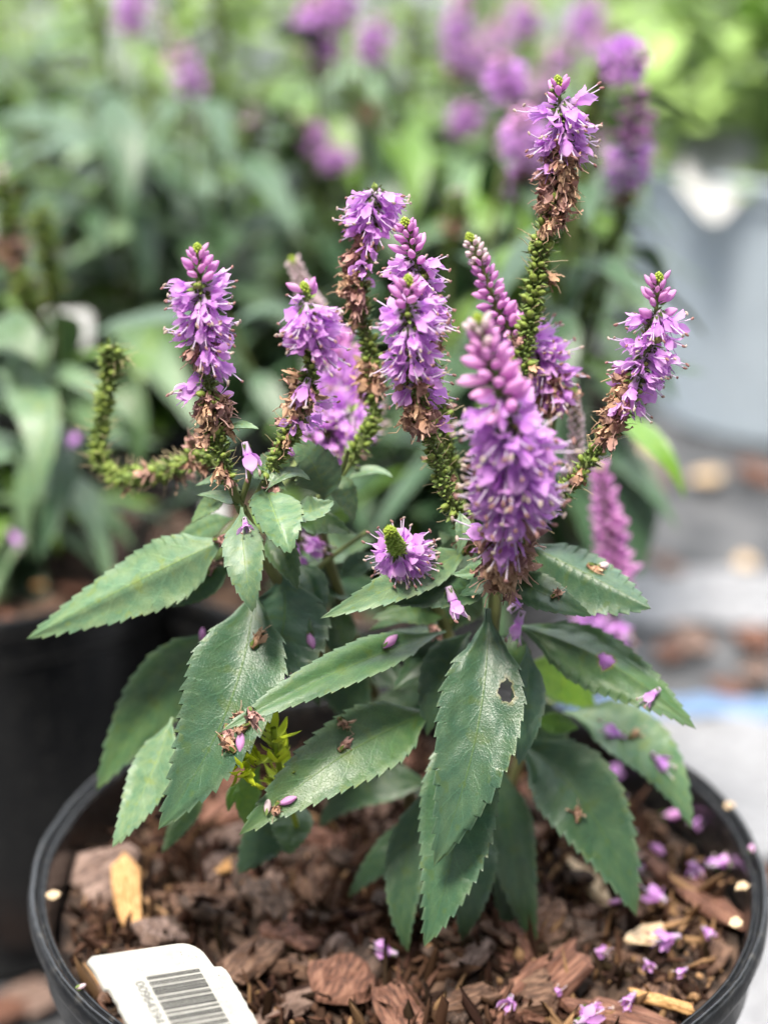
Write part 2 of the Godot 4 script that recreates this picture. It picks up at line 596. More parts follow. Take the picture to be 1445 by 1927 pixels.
	# seed capsules in their spread calyx, some with the dry style still on
	for k in 7:
		var sh := Shape.new()
		var full := k % 3 == 0
		var r := (1.15 if full else 0.7) * MM
		var g := Color(0.20, 0.265, 0.055) if full else Color(0.12, 0.175, 0.045) * rng.randf_range(0.8, 1.4)
		sh.tube([Vector3.ZERO, Vector3(0, 0.8 * MM, 0)], [0.3 * MM, 0.35 * MM], 5, [g, g])
		sh.ball(Vector3(0, 0.8 * MM + r, 0), Basis.from_scale(Vector3(r, r * 1.15, r * 0.75)), 6, 7, g * 0.8, g * 1.2)
		calyx(sh, rng.randf_range(2.0, 3.5) * MM, rng.randf_range(0.2, 1.0), Color(0.135, 0.195, 0.06) * rng.randf_range(0.7, 1.6))
		if k % 2 == 0:
			var pts := []
			var bx := rng.randf_range(-0.5, 0.5)
			for j in 5:
				pts.append(Vector3(bx * j * j * 0.3, 2.2 + j * 1.0, rng.randf_range(-0.15, 0.15)) * MM)
			var sc := Color(0.50, 0.40, 0.24)
			sh.tube(pts, [0.1 * MM, 0.1 * MM, 0.09 * MM, 0.09 * MM, 0.08 * MM], 3, [sc, sc, sc, sc, sc])
		capsules.append(sh.mesh(M.green))
		shapes["capsule%d" % k] = sh


# One flower spike. pts run from its tip down to where it leaves the stem. zones = [[share of the length, what grows down to there], ...].
func spike(parent: Node3D, pts: Array, zones: Array, sd: int, opt := {}) -> Node3D:
	rng.seed = sd
	var root := Node3D.new()
	root.name = "flower_spike"
	parent.add_child(root, true)
	var p := smooth_path(pts)
	var total := path_length(p)
	var girth: float = opt.get("girth", 1.0)
	var rads := []
	var cols := []
	for k in p.size():
		var f := float(k) / (p.size() - 1)
		rads.append(lerp(0.5, 1.35, f) * MM)
		cols.append(Color(0.13, 0.18, 0.05).lerp(Color(0.17, 0.21, 0.07), f) * rng.randf_range(0.9, 1.1))
	var st := Shape.new()
	st.tube(p, rads, 8, cols)
	part("stalk", st.mesh(M.green), root)
	# the growing tip
	var tip := Shape.new()
	if opt.get("tip", true):
		var top: Array = along(p, 0.0)
		for k in 26:
			var h := k / 26.0
			var a := k * 2.39996
			var r: float = sqrt(h) * 1.25 * MM
			var d := Vector3(cos(a) * 0.7 * sqrt(h), 1.0, sin(a) * 0.7 * sqrt(h))
			var b := face(-top[1], Vector3(0, 0, 1))
			tip.join(shapes["green%d" % (k % 3)], Transform3D(b * face(d, Vector3.RIGHT, 0.62), top[0] + b * Vector3(cos(a) * r, (1.6 - 2.4 * h) * MM, sin(a) * r)), Color(1.5, 1.35, 1.2))
		part("growing_tip", tip.mesh(M.green), root)
	var s := 0.7 * MM
	var n := 0
	var gap: float = opt.get("gap", 0.30) * MM
	var calyx_left := Shape.new()
	while s < total * zones[zones.size() - 1][0]:
		var f := s / total
		f += rng.randf_range(-0.012, 0.012) if f < zones[0][0] else rng.randf_range(-0.03, 0.03)
		var what: String = zones[zones.size() - 1][1]
		var z0 := 0.0
		var zf := 0.0
		for z in zones:
			if f < z[0]:
				what = z[1]
				zf = clampf((f - z0) / max(z[0] - z0, 1e-4), 0, 1)
				break
			z0 = z[0]
		var q: Array = along(p, s)
		var axis: Vector3 = -q[1]
		var b := face(axis, Vector3(0, 0, 1))
		var a := n * 2.39996 + rng.randf_range(-0.12, 0.12)
		var o: Vector3 = b * Vector3(cos(a), 0, sin(a))
		n += 1
		var step := gap
		var lift := 0.0
		var set: Array = []
		var called := ""
		var size := 1.0
		var grow: float = clampf(s / (total * 0.12 + 3 * MM), 0.0, 1.0)
		if what == "mix":
			var dice := rng.randf()
			what = "floret" if dice < opt.get("mix", [0.35, 0.6])[0] else "dry" if dice < opt.get("mix", [0.35, 0.6])[1] else "seed"
		if what == "dry" and rng.randf() < 0.34:
			what = "seed" if rng.randf() < 0.75 else "floret"
		if what == "seed" and f > 0.3 and rng.randf() < opt.get("crumbs", 0.05):
			what = "dry"
		if opt.has("dry_side") and what == "dry" and o.dot(opt.dry_side) < -0.1:
			what = "seed"
		if what == "floret" and rng.randf() < opt.get("bare", 0.24):
			what = "seed"  # a floret has dropped and left its calyx
		match what:
			"bud":
				set = buds
				called = "bud"
				lift = lerp(1.5, 0.35, clampf(grow * 0.7 + zf * 0.3, 0, 1))
				size = lerp(0.52, 1.02, clampf(zf * 0.8 + 0.2 * grow, 0, 1)) * rng.randf_range(0.82, 1.15) * girth
				step = gap * opt.get("bud_gap", 1.5)
			"pale":
				set = pale_buds
				called = "bud"
				lift = lerp(1.3, 0.5, zf)
				size = lerp(0.55, 1.0, zf) * girth
				step = gap * 1.25
			"green":
				set = green_buds
				called = "bud"
				lift = 0.5
				size = lerp(0.9, 1.6, zf) * girth
				step = gap * 0.8
			"floret":
				set = florets
				called = "floret"
				lift = rng.randf_range(-1.15, 0.45)
				size = rng.randf_range(0.98, 1.28) * girth
				step = gap * opt.get("floret_gap", 1.25)
			"dry":
				set = withered
				called = "withered_floret"
				lift = rng.randf_range(-1.5, -0.1)
				size = rng.randf_range(1.05, 1.55) * girth
				step = gap * 0.95
			"seed":
				set = capsules
				called = "seed_capsule"
				lift = rng.randf_range(0.1, 1.1)
				size = rng.randf_range(0.5, 1.1) * girth * opt.get("seed_size", 1.0)
				step = gap * opt.get("seed_gap", 1.05) * 1.25
		s += step
		if set.is_empty():
			continue
		if opt.get("sparse", 0.0) > rng.randf() and what != "seed":
			continue
		# florets hang by their own weight: outward along o, lifted along the axis
		var d := o + axis * lift
		if what == "floret" or what == "dry":
			d += Vector3(0, -0.22, 0)
		var x := Transform3D(face(d, axis, size) * Basis(Vector3.UP, rng.randf_range(-0.5, 0.5)), q[0] + o * 0.7 * MM)
		part(called, set[rng.randi() % set.size()], root, x)
	return root


# the same spike as one small mesh, for the plants standing far behind
func far_spike(sd: int, zones: Array, length: float) -> ArrayMesh:
	rng.seed = sd
	var fl := Shape.new()
	var total := length
	fl.tube([Vector3(0, 0, 0), Vector3(0, total, 0)], [1.3 * MM, 0.6 * MM], 5, [Color(0.14, 0.19, 0.06), Color(0.14, 0.19, 0.06)])
	var s := 0.5 * MM
	var n := 0
	while s < total:
		var f := s / total
		var what: String = zones[zones.size() - 1][1]
		for z in zones:
			if f < z[0]:
				what = z[1]
				break
		var a := n * 2.39996
		var o := Vector3(cos(a), 0, sin(a))
		n += 1
		var grow: float = clampf(s / (10 * MM), 0.0, 1.0)
		var key := ""
		var lift := 0.3
		var size: float = 0.65 + 0.55 * grow
		match what:
			"bud":
				key = "bud%d" % (n % 6)
				lift = lerp(1.4, 0.4, grow)
			"pale":
				key = "pale%d" % (n % 4)
				lift = lerp(1.4, 0.5, grow)
				size = 0.9
			"floret":
				key = "floret%d" % (n % 9)
				lift = rng.randf_range(-0.7, 0.3)
			"dry":
				key = "dry%d" % (n % 7)
				lift = rng.randf_range(-1.2, 0)
			"seed":
				key = "capsule%d" % (n % 7)
				lift = 0.7
		if key:
			fl.join(shapes[key], Transform3D(face(o + Vector3.UP * lift, Vector3.UP, size), Vector3(0, total - s, 0) + o * 0.7 * MM))
		s += rng.randf_range(0.8, 1.4) * MM
	return fl.mesh(M.flower)


# ---------------------------------------------------------------- pots, soil, chips
func lathe(profile: Array, seg: int, wobble: float, sd: int) -> Shape:
	var sh := Shape.new()
	var nz := FastNoiseLite.new()
	nz.seed = sd
	nz.frequency = 0.5
	for k in profile.size():
		for s in seg:
			var a := TAU * s / seg
			var e := nz.get_noise_3d(cos(a) * 3, profile[k].y * 12, sin(a) * 3)
			var r: float = profile[k].x * (1.0 + wobble * e)
			sh.put(Vector3(cos(a) * r, profile[k].y + wobble * 0.03 * e, sin(a) * r), Color.WHITE)
	for k in profile.size() - 1:
		for s in seg:
			var a := k * seg + s
			var b := k * seg + (s + 1) % seg
			sh.quad(a, b, b + seg, a + seg)
	return sh


func make_pot(at: Vector3, r: float, h: float, mat: Material, label: String, group: String, sd: int) -> Node3D:
	var t := thing("nursery_pot", at, label, "pot", group)
	var k := r / 0.115
	# wall from the foot up to the lip, outside then inside
	var w := lathe([Vector2(0.0, 0.004), Vector2(0.082 * k, 0.004), Vector2(0.085 * k, 0.010), Vector2(0.1102 * k, h - 0.027), Vector2(0.1104 * k, h - 0.0255), Vector2(0.1082 * k, h - 0.025), Vector2(0.083 * k, 0.012), Vector2(0.0, 0.012)], 96, 0.006, sd)
	part("wall", w.mesh(mat), t)
	# a rolled rim with a groove round it
	var rim := []
	for q in [[0.1088, -0.030], [0.1104, -0.026], [0.1122, -0.0250], [0.1132, -0.0225], [0.1136, -0.0120], [0.1142, -0.0095], [0.1158, -0.0080], [0.1166, -0.0055], [0.1165, -0.0024], [0.1157, -0.0006], [0.1147, 0.0], [0.1138, -0.0008], [0.1134, -0.0028], [0.1128, -0.0034], [0.1122, -0.0022], [0.1115, -0.0018], [0.1108, -0.0030], [0.1103, -0.0060], [0.1095, -0.0200], [0.1088, -0.030]]:
		rim.append(Vector2(q[0] * k, h + q[1]))
	part("rim", lathe(rim, 128, 0.012, sd + 1).mesh(mat), t)
	return t


func soil_height(x: float, z: float) -> float:
	return leaf_noise.get_noise_2d(x * 900.0, z * 900.0) * 0.006 + leaf_noise.get_noise_2d(x * 3000.0 + 50, z * 3000.0) * 0.0035 + 0.012 * exp(-(pow(x - 0.018, 2) + pow(z + 0.035, 2)) / 0.0012)


func make_soil(at: Vector3, r: float, y: float, label: String, rings := 40) -> void:
	var sh := Shape.new()
	var seg := 96
	for k in rings + 1:
		for s in seg:
			var a := TAU * s / seg
			var q := r * k / rings
			var p := Vector3(cos(a) * q, 0, sin(a) * q)
			sh.put(p + Vector3(0, soil_height(p.x + at.x, p.z + at.z), 0), Color.WHITE)
	for k in rings:
		for s in seg:
			var a := k * seg + s
			var b := k * seg + (s + 1) % seg
			sh.quad(a, b, b + seg, a + seg)
	single("potting_soil", sh.mesh(M.soil), Transform3D(Basis.IDENTITY, at + Vector3(0, y, 0)), label, "soil", "", "stuff")


var chip_shapes := []


# bark chips: irregular flat slabs with broken edges
func make_chips() -> void:
	rng.seed = 5
	for v in 9:
		var sm := Shape.new()
		var n := 13
		var rad := []
		var long := rng.randf_range(0.5, 0.95)
		for k in n:
			rad.append(rng.randf_range(0.68, 1.18))
		var rows := [[0.86, -0.5], [1.02, -0.2], [1.0, 0.2], [0.88, 0.48], [0.60, 0.50], [0.28, 0.52]]
		for w in rows:
			for k in n:
				var a := TAU * k / n
				var r: float = rad[k] * w[0] * 0.5 * rng.randf_range(0.93, 1.07)
				sm.put(Vector3(cos(a) * r, w[1] * 0.18 + rng.randf_range(-0.04, 0.04), sin(a) * r * long), Color.WHITE)
		for w in rows.size() - 1:
			for k in n:
				var a := w * n + k
				var b := w * n + (k + 1) % n
				sm.quad(a, b, b + n, a + n)
		var c := sm.put(Vector3(0, 0.09, 0), Color.WHITE)
		var e := sm.put(Vector3(0, -0.12, 0), Color.WHITE)
		for k in n:
			sm.tri((rows.size() - 1) * n + k, (rows.size() - 1) * n + (k + 1) % n, c)
			sm.tri((k + 1) % n, k, e)
		# broken faces keep their own edges
		var sh := Shape.new()
		for k in range(0, sm.i.size(), 3):
			var q := sh.put(sm.v[sm.i[k]], Color.WHITE)
			sh.put(sm.v[sm.i[k + 1]], Color.WHITE)
			sh.put(sm.v[sm.i[k + 2]], Color.WHITE)
			sh.tri(q, q + 1, q + 2)
		chip_shapes.append(sh)


var chip_meshes := {}


func chip_mesh(v: int, m: Material) -> ArrayMesh:
	var key := "%d %d" % [v, m.get_instance_id()]
	if not chip_meshes.has(key):
		chip_meshes[key] = chip_shapes[v].mesh(m)
	return chip_meshes[key]


func chip(at: Vector3, size: Vector3, turn: float, tilt: Vector2, v: int, m: Material, label: String, group := "", called := "bark_chip") -> void:
	var b := Basis.from_euler(Vector3(tilt.x, turn, tilt.y)).scaled_local(size)
	single(called, chip_mesh(v, m), Transform3D(b, at), label, "wood chip" if called == "wood_splinter" else "bark chip", group)


# a floret, bud or withered floret that has dropped
func fallen(what: String, at: Vector3, n: Vector3, size: float, turn: float, label: String, group := "") -> void:
	var set: Array = {"floret": florets, "bud": buds, "dry": withered, "pale": pale_buds}[what]
	var d := n.cross(Vector3(cos(turn), 0.1, sin(turn))).normalized()
	var x := Transform3D(face(d, n, size), at + n * 0.9 * MM - d * 1.5 * MM)
	var called: String = {"floret": "fallen_flower", "bud": "fallen_bud", "dry": "dried_flower", "pale": "fallen_bud"}[what]
	single(called, set[int(abs(turn) * 7) % set.size()], x, label, "flower", group)


# ---------------------------------------------------------------- the plant in focus
var leaves := {}


func add_leaf(parent: Node3D, key: String, b: Vector3, m: Vector3, e: Vector3, w: float, n: Vector3, fold: float, tint: int, hole := [], teeth := 13, twist := 0.0) -> void:
	var v := rng.randf_range(0.88, 1.12)
	var c: Color = TINTS[tint] * Color(v * rng.randf_range(0.94, 1.06), v, v * rng.randf_range(0.92, 1.08))
	var l := leaf_shape(b, m, e, w, n.normalized(), fold, c, teeth, hole, 5 if hole.is_empty() else 14, twist)
	leaves[key] = l
	part("leaf", l.mesh, parent)


func add_stem(parent: Node3D, pts: Array, r0: float, r1: float, c0: Color, c1: Color) -> void:
	var p := smooth_path(pts)
	var rads := []
	var cols := []
	for k in p.size():
		var f := float(k) / (p.size() - 1)
		rads.append(lerp(r0, r1, f) * rng.randf_range(0.93, 1.07))
		cols.append(c0.lerp(c1, f) * rng.randf_range(0.88, 1.12))
	var sh := Shape.new()
	sh.tube(p, rads, 9, cols)
	part("stem", sh.mesh(M.green), parent)


func build_plant() -> void:
	var t := thing("flowering_plant", Vector3.ZERO, "sharp purple speedwell with upright flower spikes and toothed leaves in the near black pot", "plant", "potted speedwell plants")
	rng.seed = 31
	var woody := Color(0.12, 0.09, 0.045)
	var olive := Color(0.15, 0.18, 0.06)
	# stems, from the soil up to where the spikes branch
	add_stem(t, [Vector3(0.0222, 0.1928, -0.0200), Vector3(0.0228, 0.2412, -0.0180), Vector3(0.0255, 0.2882, -0.0120), Vector3(0.0270, 0.3089, -0.0080), Vector3(0.0269, 0.3255, -0.0080)], 0.0026, 0.0019, woody, olive)
	add_stem(t, [Vector3(0.0154, 0.1785, -0.0400), Vector3(-0.0009, 0.2445, -0.0350), Vector3(-0.0228, 0.2875, -0.0240), Vector3(-0.0370, 0.3213, -0.0100), Vector3(-0.0442, 0.3423, -0.0040)], 0.0024, 0.0015, woody, olive)
	add_stem(t, [Vector3(0.0178, 0.1821, -0.0350), Vector3(0.0166, 0.2520, -0.0320), Vector3(0.0155, 0.2865, -0.0260), Vector3(0.0115, 0.3025, -0.0220), Vector3(0.0033, 0.3213, -0.0120)], 0.0026, 0.0015, woody, olive)
	add_stem(t, [Vector3(0.0274, 0.1749, -0.0450), Vector3(0.0376, 0.2229, -0.0550), Vector3(0.0462, 0.2463, -0.0600)], 0.0022, 0.0015, woody, olive)
	add_stem(t, [Vector3(0.0176, 0.1756, -0.0500), Vector3(-0.0051, 0.2528, -0.0480), Vector3(-0.0211, 0.3137, -0.0320), Vector3(-0.0235, 0.3388, -0.0220)], 0.0022, 0.0014, woody, olive)
	for q in [[Vector3(-0.0235, 0.3380, -0.0220), Vector3(-0.0172, 0.3475, -0.0180), Vector3(-0.0148, 0.3546, -0.0160)], [Vector3(-0.0421, 0.3424, -0.0060), Vector3(-0.0348, 0.3480, -0.0100), Vector3(-0.0289, 0.3513, -0.0120)], [Vector3(-0.0449, 0.3423, -0.0040), Vector3(-0.0413, 0.3539, 0.0000), Vector3(-0.0416, 0.3611, 0.0030)], [Vector3(0.0265, 0.3247, -0.0060), Vector3(0.0332, 0.3352, 0.0000), Vector3(0.0373, 0.3399, 0.0020)], [Vector3(-0.0302, 0.3086, -0.0200), Vector3(-0.0224, 0.3171, -0.0240), Vector3(-0.0098, 0.3248, -0.0300)], [Vector3(0.0142, 0.2919, -0.0260), Vector3(0.0184, 0.3086, -0.0200), Vector3(0.0232, 0.3188, -0.0120)]]:
		add_stem(t, q, 0.0010, 0.0006, olive, olive)
	# leaves: base, middle, tip, width, where the upper face looks, fold, tint
	var N := Vector3(0, 0.45, 0.9)
	add_leaf(t, "front", Vector3(0.0247, 0.3125, -0.0020), Vector3(0.0204, 0.2852, 0.0240), Vector3(0.0090, 0.2508, 0.0340), 0.0233, Vector3(-0.08, 0.42, 0.9), 0.25, 0, [0.31, -0.56, 0.044, 0.18])
	add_leaf(t, "below_front", Vector3(0.0164, 0.2839, 0.0000), Vector3(0.0156, 0.2551, 0.0220), Vector3(0.0065, 0.2241, 0.0340), 0.0220, N, 0.12, 0, [], 15)
	add_leaf(t, "beside_front", Vector3(0.0362, 0.2998, -0.0040), Vector3(0.0359, 0.2865, 0.0080), Vector3(0.0331, 0.2719, 0.0160), 0.0104, Vector3(0.25, 0.4, 0.9), 0.1, 0, [], 8)
	add_leaf(t, "behind_front", Vector3(0.0205, 0.3003, -0.0120), Vector3(0.0119, 0.2896, -0.0040), Vector3(0.0078, 0.2726, 0.0000), 0.0137, N, 0.2, 0, [], 9)
	add_leaf(t, "big_left", Vector3(-0.0417, 0.3173, -0.0060), Vector3(-0.0476, 0.2918, 0.0180), Vector3(-0.0671, 0.2599, 0.0300), 0.0268, Vector3(-0.12, 0.45, 0.88), 0.4, 0, [], 14)
	add_leaf(t, "big_left_behind", Vector3(-0.0342, 0.3188, -0.0120), Vector3(-0.0341, 0.3024, -0.0040), Vector3(-0.0432, 0.2818, 0.0040), 0.0262, Vector3(0.1, 0.5, 0.85), 0.15, 0, [], 11)
	add_leaf(t, "long_left", Vector3(-0.0486, 0.3317, -0.0080), Vector3(-0.0753, 0.3189, -0.0060), Vector3(-0.1088, 0.2990, -0.0100), 0.0195, Vector3(0.05, 0.60, 0.78), -0.6, 1, [], 15)
	add_leaf(t, "pale_strip", Vector3(-0.0482, 0.3330, -0.0200), Vector3(-0.0588, 0.3272, -0.0240), Vector3(-0.0685, 0.3205, -0.0240), 0.0081, Vector3(0, 0.7, 0.7), 0.1, 1, [], 8)
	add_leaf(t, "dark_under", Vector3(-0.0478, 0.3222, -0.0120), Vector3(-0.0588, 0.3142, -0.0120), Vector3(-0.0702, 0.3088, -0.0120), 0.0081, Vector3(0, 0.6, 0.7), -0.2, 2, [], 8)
	add_leaf(t, "low_left", Vector3(-0.0527, 0.2973, -0.0220), Vector3(-0.0747, 0.2723, -0.0220), Vector3(-0.0932, 0.2437, -0.0180), 0.0202, Vector3(-0.3, 0.35, 0.88), 0.25, 4, [], 12)
	add_leaf(t, "jagged_left", Vector3(-0.0659, 0.2787, 0.0000), Vector3(-0.0720, 0.2647, 0.0120), Vector3(-0.0817, 0.2490, 0.0220), 0.0153, Vector3(-0.45, 0.4, 0.8), 0.1, 1, [], 12)
	add_leaf(t, "small_node", Vector3(-0.0436, 0.3446, 0.0020), Vector3(-0.0416, 0.3348, 0.0180), Vector3(-0.0397, 0.3223, 0.0220), 0.0111, Vector3(-0.1, 0.4, 0.9), 0.25, 1, [], 9)
	add_leaf(t, "small_folded", Vector3(-0.0371, 0.3501, 0.0000), Vector3(-0.0332, 0.3446, 0.0120), Vector3(-0.0294, 0.3376, 0.0180), 0.0141, Vector3(0.35, 0.35, 0.9), 0.55, 1, [], 8)
	add_leaf(t, "small_up", Vector3(-0.0222, 0.3390, -0.0200), Vector3(-0.0242, 0.3506, -0.0140), Vector3(-0.0305, 0.3594, -0.0120), 0.0135, Vector3(-0.1, 0.65, 0.75), 0.2, 1, [], 7)
	add_leaf(t, "small_cup", Vector3(-0.0318, 0.3416, -0.0060), Vector3(-0.0247, 0.3435, 0.0020), Vector3(-0.0185, 0.3459, 0.0000), 0.0086, Vector3(0, 0.75, 0.65), 0.5, 1, [], 7)
	add_leaf(t, "long_centre", Vector3(0.0131, 0.3025, -0.0080), Vector3(-0.0167, 0.3029, 0.0180), Vector3(-0.0479, 0.2939, 0.0360), 0.0120, Vector3(-0.15, 0.72, 0.65), 0.35, 4, [], 15)
	add_leaf(t, "broad_low", Vector3(0.0097, 0.2773, -0.0060), Vector3(-0.0155, 0.2768, 0.0180), Vector3(-0.0448, 0.2582, 0.0300), 0.0213, Vector3(-0.25, 0.55, 0.78), 0.22, 4, [], 14)
	add_leaf(t, "upper_left", Vector3(0.0201, 0.3296, -0.0060), Vector3(0.0014, 0.3273, 0.0120), Vector3(-0.0217, 0.3214, 0.0240), 0.0103, Vector3(0.1, 0.5, 0.85), 0.15, 1, [], 12)
	add_leaf(t, "upper_left_dark", Vector3(0.0268, 0.3189, -0.0080), Vector3(0.0140, 0.3215, 0.0060), Vector3(-0.0024, 0.3182, 0.0080), 0.0099, Vector3(0, 0.5, 0.82), 0.1, 2, [], 10)
	add_leaf(t, "upper_right", Vector3(0.0350, 0.3292, -0.0100), Vector3(0.0529, 0.3228, -0.0020), Vector3(0.0694, 0.3161, 0.0060), 0.0207, Vector3(0.12, 0.72, 0.66), -0.75, 0, [], 11)
	add_leaf(t, "upper_right_dark", Vector3(0.0285, 0.3228, -0.0020), Vector3(0.0394, 0.3223, 0.0100), Vector3(0.0521, 0.3165, 0.0120), 0.0103, Vector3(-0.05, 0.55, 0.75), 0.1, 2, [], 9)
	add_leaf(t, "long_right", Vector3(0.0329, 0.3028, -0.0120), Vector3(0.0609, 0.2939, -0.0040), Vector3(0.0846, 0.2782, 0.0060), 0.0183, Vector3(0.12, 0.68, 0.68), -0.4, 4, [0.47, -0.05, 0.040, 0.27], 14)
	add_leaf(t, "low_right", Vector3(0.0524, 0.2590, -0.0400), Vector3(0.0766, 0.2522, -0.0300), Vector3(0.0913, 0.2298, -0.0180), 0.0187, Vector3(0.3, 0.55, 0.75), 0.2, 1, [], 12)
	add_leaf(t, "dark_right", Vector3(0.0353, 0.2617, -0.0180), Vector3(0.0562, 0.2461, -0.0040), Vector3(0.0712, 0.2145, 0.0060), 0.0249, Vector3(0.22, 0.4, 0.86), 0.3, 2, [], 13)
	add_leaf(t, "dark_low", Vector3(0.0319, 0.2501, -0.0220), Vector3(0.0347, 0.2286, -0.0080), Vector3(0.0421, 0.1974, 0.0000), 0.0152, Vector3(0.1, 0.35, 0.9), 0.1, 2, [], 12)
	add_leaf(t, "dark_low_left", Vector3(0.0094, 0.2504, -0.0120), Vector3(0.0015, 0.2303, 0.0060), Vector3(0.0025, 0.2060, 0.0120), 0.0125, N, 0.1, 2, [], 12)
	add_leaf(t, "dark_behind", Vector3(0.0224, 0.2449, -0.0120), Vector3(0.0215, 0.2303, 0.0060), Vector3(0.0185, 0.2083, 0.0100), 0.0146, N, 0.1, 2, [], 12)
	add_leaf(t, "back_centre", Vector3(-0.0307, 0.3102, -0.0300), Vector3(-0.0181, 0.3045, -0.0380), Vector3(-0.0001, 0.2974, -0.0460), 0.0118, Vector3(0, 0.75, 0.6), 0.1, 0, [], 10)
	add_leaf(t, "back_pale", Vector3(-0.0274, 0.3146, -0.0300), Vector3(-0.0199, 0.3136, -0.0450), Vector3(-0.0076, 0.3113, -0.0550), 0.0114, Vector3(0.1, 0.6, 0.75), 0.1, 1, [], 9)
	add_leaf(t, "edge_on", Vector3(0.0121, 0.2992, -0.0160), Vector3(0.0020, 0.2977, -0.0160), Vector3(-0.0101, 0.2945, -0.0160), 0.0078, Vector3(0, 0.95, 0.0), 0.1, 1, [], 9)
	add_leaf(t, "edge_on_low", Vector3(0.0075, 0.3046, -0.0220), Vector3(-0.0003, 0.3008, -0.0220), Vector3(-0.0092, 0.2962, -0.0220), 0.0047, Vector3(0, 0.8, 0.5), 0.1, 4, [], 9)
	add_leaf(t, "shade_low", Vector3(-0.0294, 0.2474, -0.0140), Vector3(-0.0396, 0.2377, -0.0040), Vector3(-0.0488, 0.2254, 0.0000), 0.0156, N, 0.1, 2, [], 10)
	add_leaf(t, "shade_bright", Vector3(-0.0309, 0.2461, -0.0100), Vector3(-0.0324, 0.2412, 0.0000), Vector3(-0.0326, 0.2362, 0.0060), 0.0125, N, 0.2, 4, [], 8)
	add_leaf(t, "shade_strip", Vector3(-0.0591, 0.2504, -0.0120), Vector3(-0.0653, 0.2411, -0.0060), Vector3(-0.0713, 0.2329, 0.0000), 0.0078, Vector3(-0.3, 0.4, 0.8), 0.1, 4, [], 9)
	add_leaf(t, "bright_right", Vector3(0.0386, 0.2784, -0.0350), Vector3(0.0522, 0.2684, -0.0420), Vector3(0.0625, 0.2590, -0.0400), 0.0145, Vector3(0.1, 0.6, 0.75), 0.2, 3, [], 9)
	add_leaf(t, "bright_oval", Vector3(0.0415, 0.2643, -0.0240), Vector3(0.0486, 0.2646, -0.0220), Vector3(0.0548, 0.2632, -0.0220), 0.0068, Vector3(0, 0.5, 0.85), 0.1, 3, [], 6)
	add_leaf(t, "pale_node", Vector3(0.0255, 0.3111, -0.0220), Vector3(0.0180, 0.3028, -0.0260), Vector3(0.0125, 0.2928, -0.0240), 0.0136, Vector3(-0.1, 0.4, 0.9), 0.1, 1, [], 8)
	add_leaf(t, "bract", Vector3(0.0159, 0.3435, 0.0020), Vector3(0.0167, 0.3389, 0.0060), Vector3(0.0152, 0.3329, 0.0080), 0.0045, Vector3(0.2, 0.3, 0.9), 0.4, 1, [], 5)
	add_leaf(t, "bract", Vector3(0.0253, 0.3294, 0.0060), Vector3(0.0217, 0.3275, 0.0140), Vector3(0.0157, 0.3237, 0.0140), 0.0059, Vector3(-0.2, 0.4, 0.9), 0.3, 0, [], 6)
	add_leaf(t, "bract", Vector3(0.0293, 0.3368, 0.0020), Vector3(0.0334, 0.3407, 0.0040), Vector3(0.0386, 0.3435, 0.0020), 0.0047, Vector3(0, 0.4, 0.9), 0.3, 1, [], 5)
	add_leaf(t, "bract", Vector3(-0.0162, 0.3422, -0.0260), Vector3(-0.0082, 0.3454, -0.0260), Vector3(-0.0020, 0.3438, -0.0240), 0.0036, Vector3(0, 0.8, 0.5), 0.4, 1, [], 5)
	add_leaf(t, "bract", Vector3(-0.0456, 0.3514, -0.0080), Vector3(-0.0509, 0.3498, -0.0080), Vector3(-0.0573, 0.3473, -0.0080), 0.0035, Vector3(0, 0.8, 0.5), 0.3, 1, [], 5)
	add_leaf(t, "bract", Vector3(-0.0474, 0.3654, -0.0040), Vector3(-0.0429, 0.3676, 0.0000), Vector3(-0.0382, 0.3671, 0.0020), 0.0029, Vector3(0, 0.8, 0.5), 0.3, 1, [], 5)
	add_leaf(t, "bract", Vector3(-0.0368, 0.3500, 0.0040), Vector3(-0.0304, 0.3539, 0.0000), Vector3(-0.0247, 0.3516, 0.0000), 0.0039, Vector3(0, 0.8, 0.5), 0.3, 1, [], 5)
	add_leaf(t, "bract", Vector3(-0.0438, 0.3439, 0.0000), Vector3(-0.0492, 0.3455, -0.0040), Vector3(-0.0568, 0.3452, -0.0060), 0.0042, Vector3(0, 0.8, 0.5), 0.3, 4, [], 5)
	add_leaf(t, "bract", Vector3(0.0264, 0.3213, -0.0140), Vector3(0.0182, 0.3221, -0.0200), Vector3(0.0113, 0.3272, -0.0240), 0.0081, Vector3(0, 0.5, 0.85), 0.3, 1, [], 6)
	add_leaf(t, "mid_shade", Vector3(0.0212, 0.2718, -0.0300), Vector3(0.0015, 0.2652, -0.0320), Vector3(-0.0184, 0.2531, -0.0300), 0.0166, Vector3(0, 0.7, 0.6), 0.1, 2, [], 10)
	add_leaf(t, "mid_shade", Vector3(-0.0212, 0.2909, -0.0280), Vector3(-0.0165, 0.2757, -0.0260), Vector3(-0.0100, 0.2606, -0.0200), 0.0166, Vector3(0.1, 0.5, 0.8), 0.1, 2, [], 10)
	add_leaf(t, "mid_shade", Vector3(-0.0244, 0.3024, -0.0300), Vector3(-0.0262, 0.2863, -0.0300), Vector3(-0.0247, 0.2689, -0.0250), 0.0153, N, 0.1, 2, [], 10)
	add_leaf(t, "mid_shade", Vector3(0.0389, 0.2692, -0.0350), Vector3(0.0471, 0.2503, -0.0350), Vector3(0.0501, 0.2350, -0.0250), 0.0153, Vector3(0.2, 0.5, 0.8), 0.1, 2, [], 10)
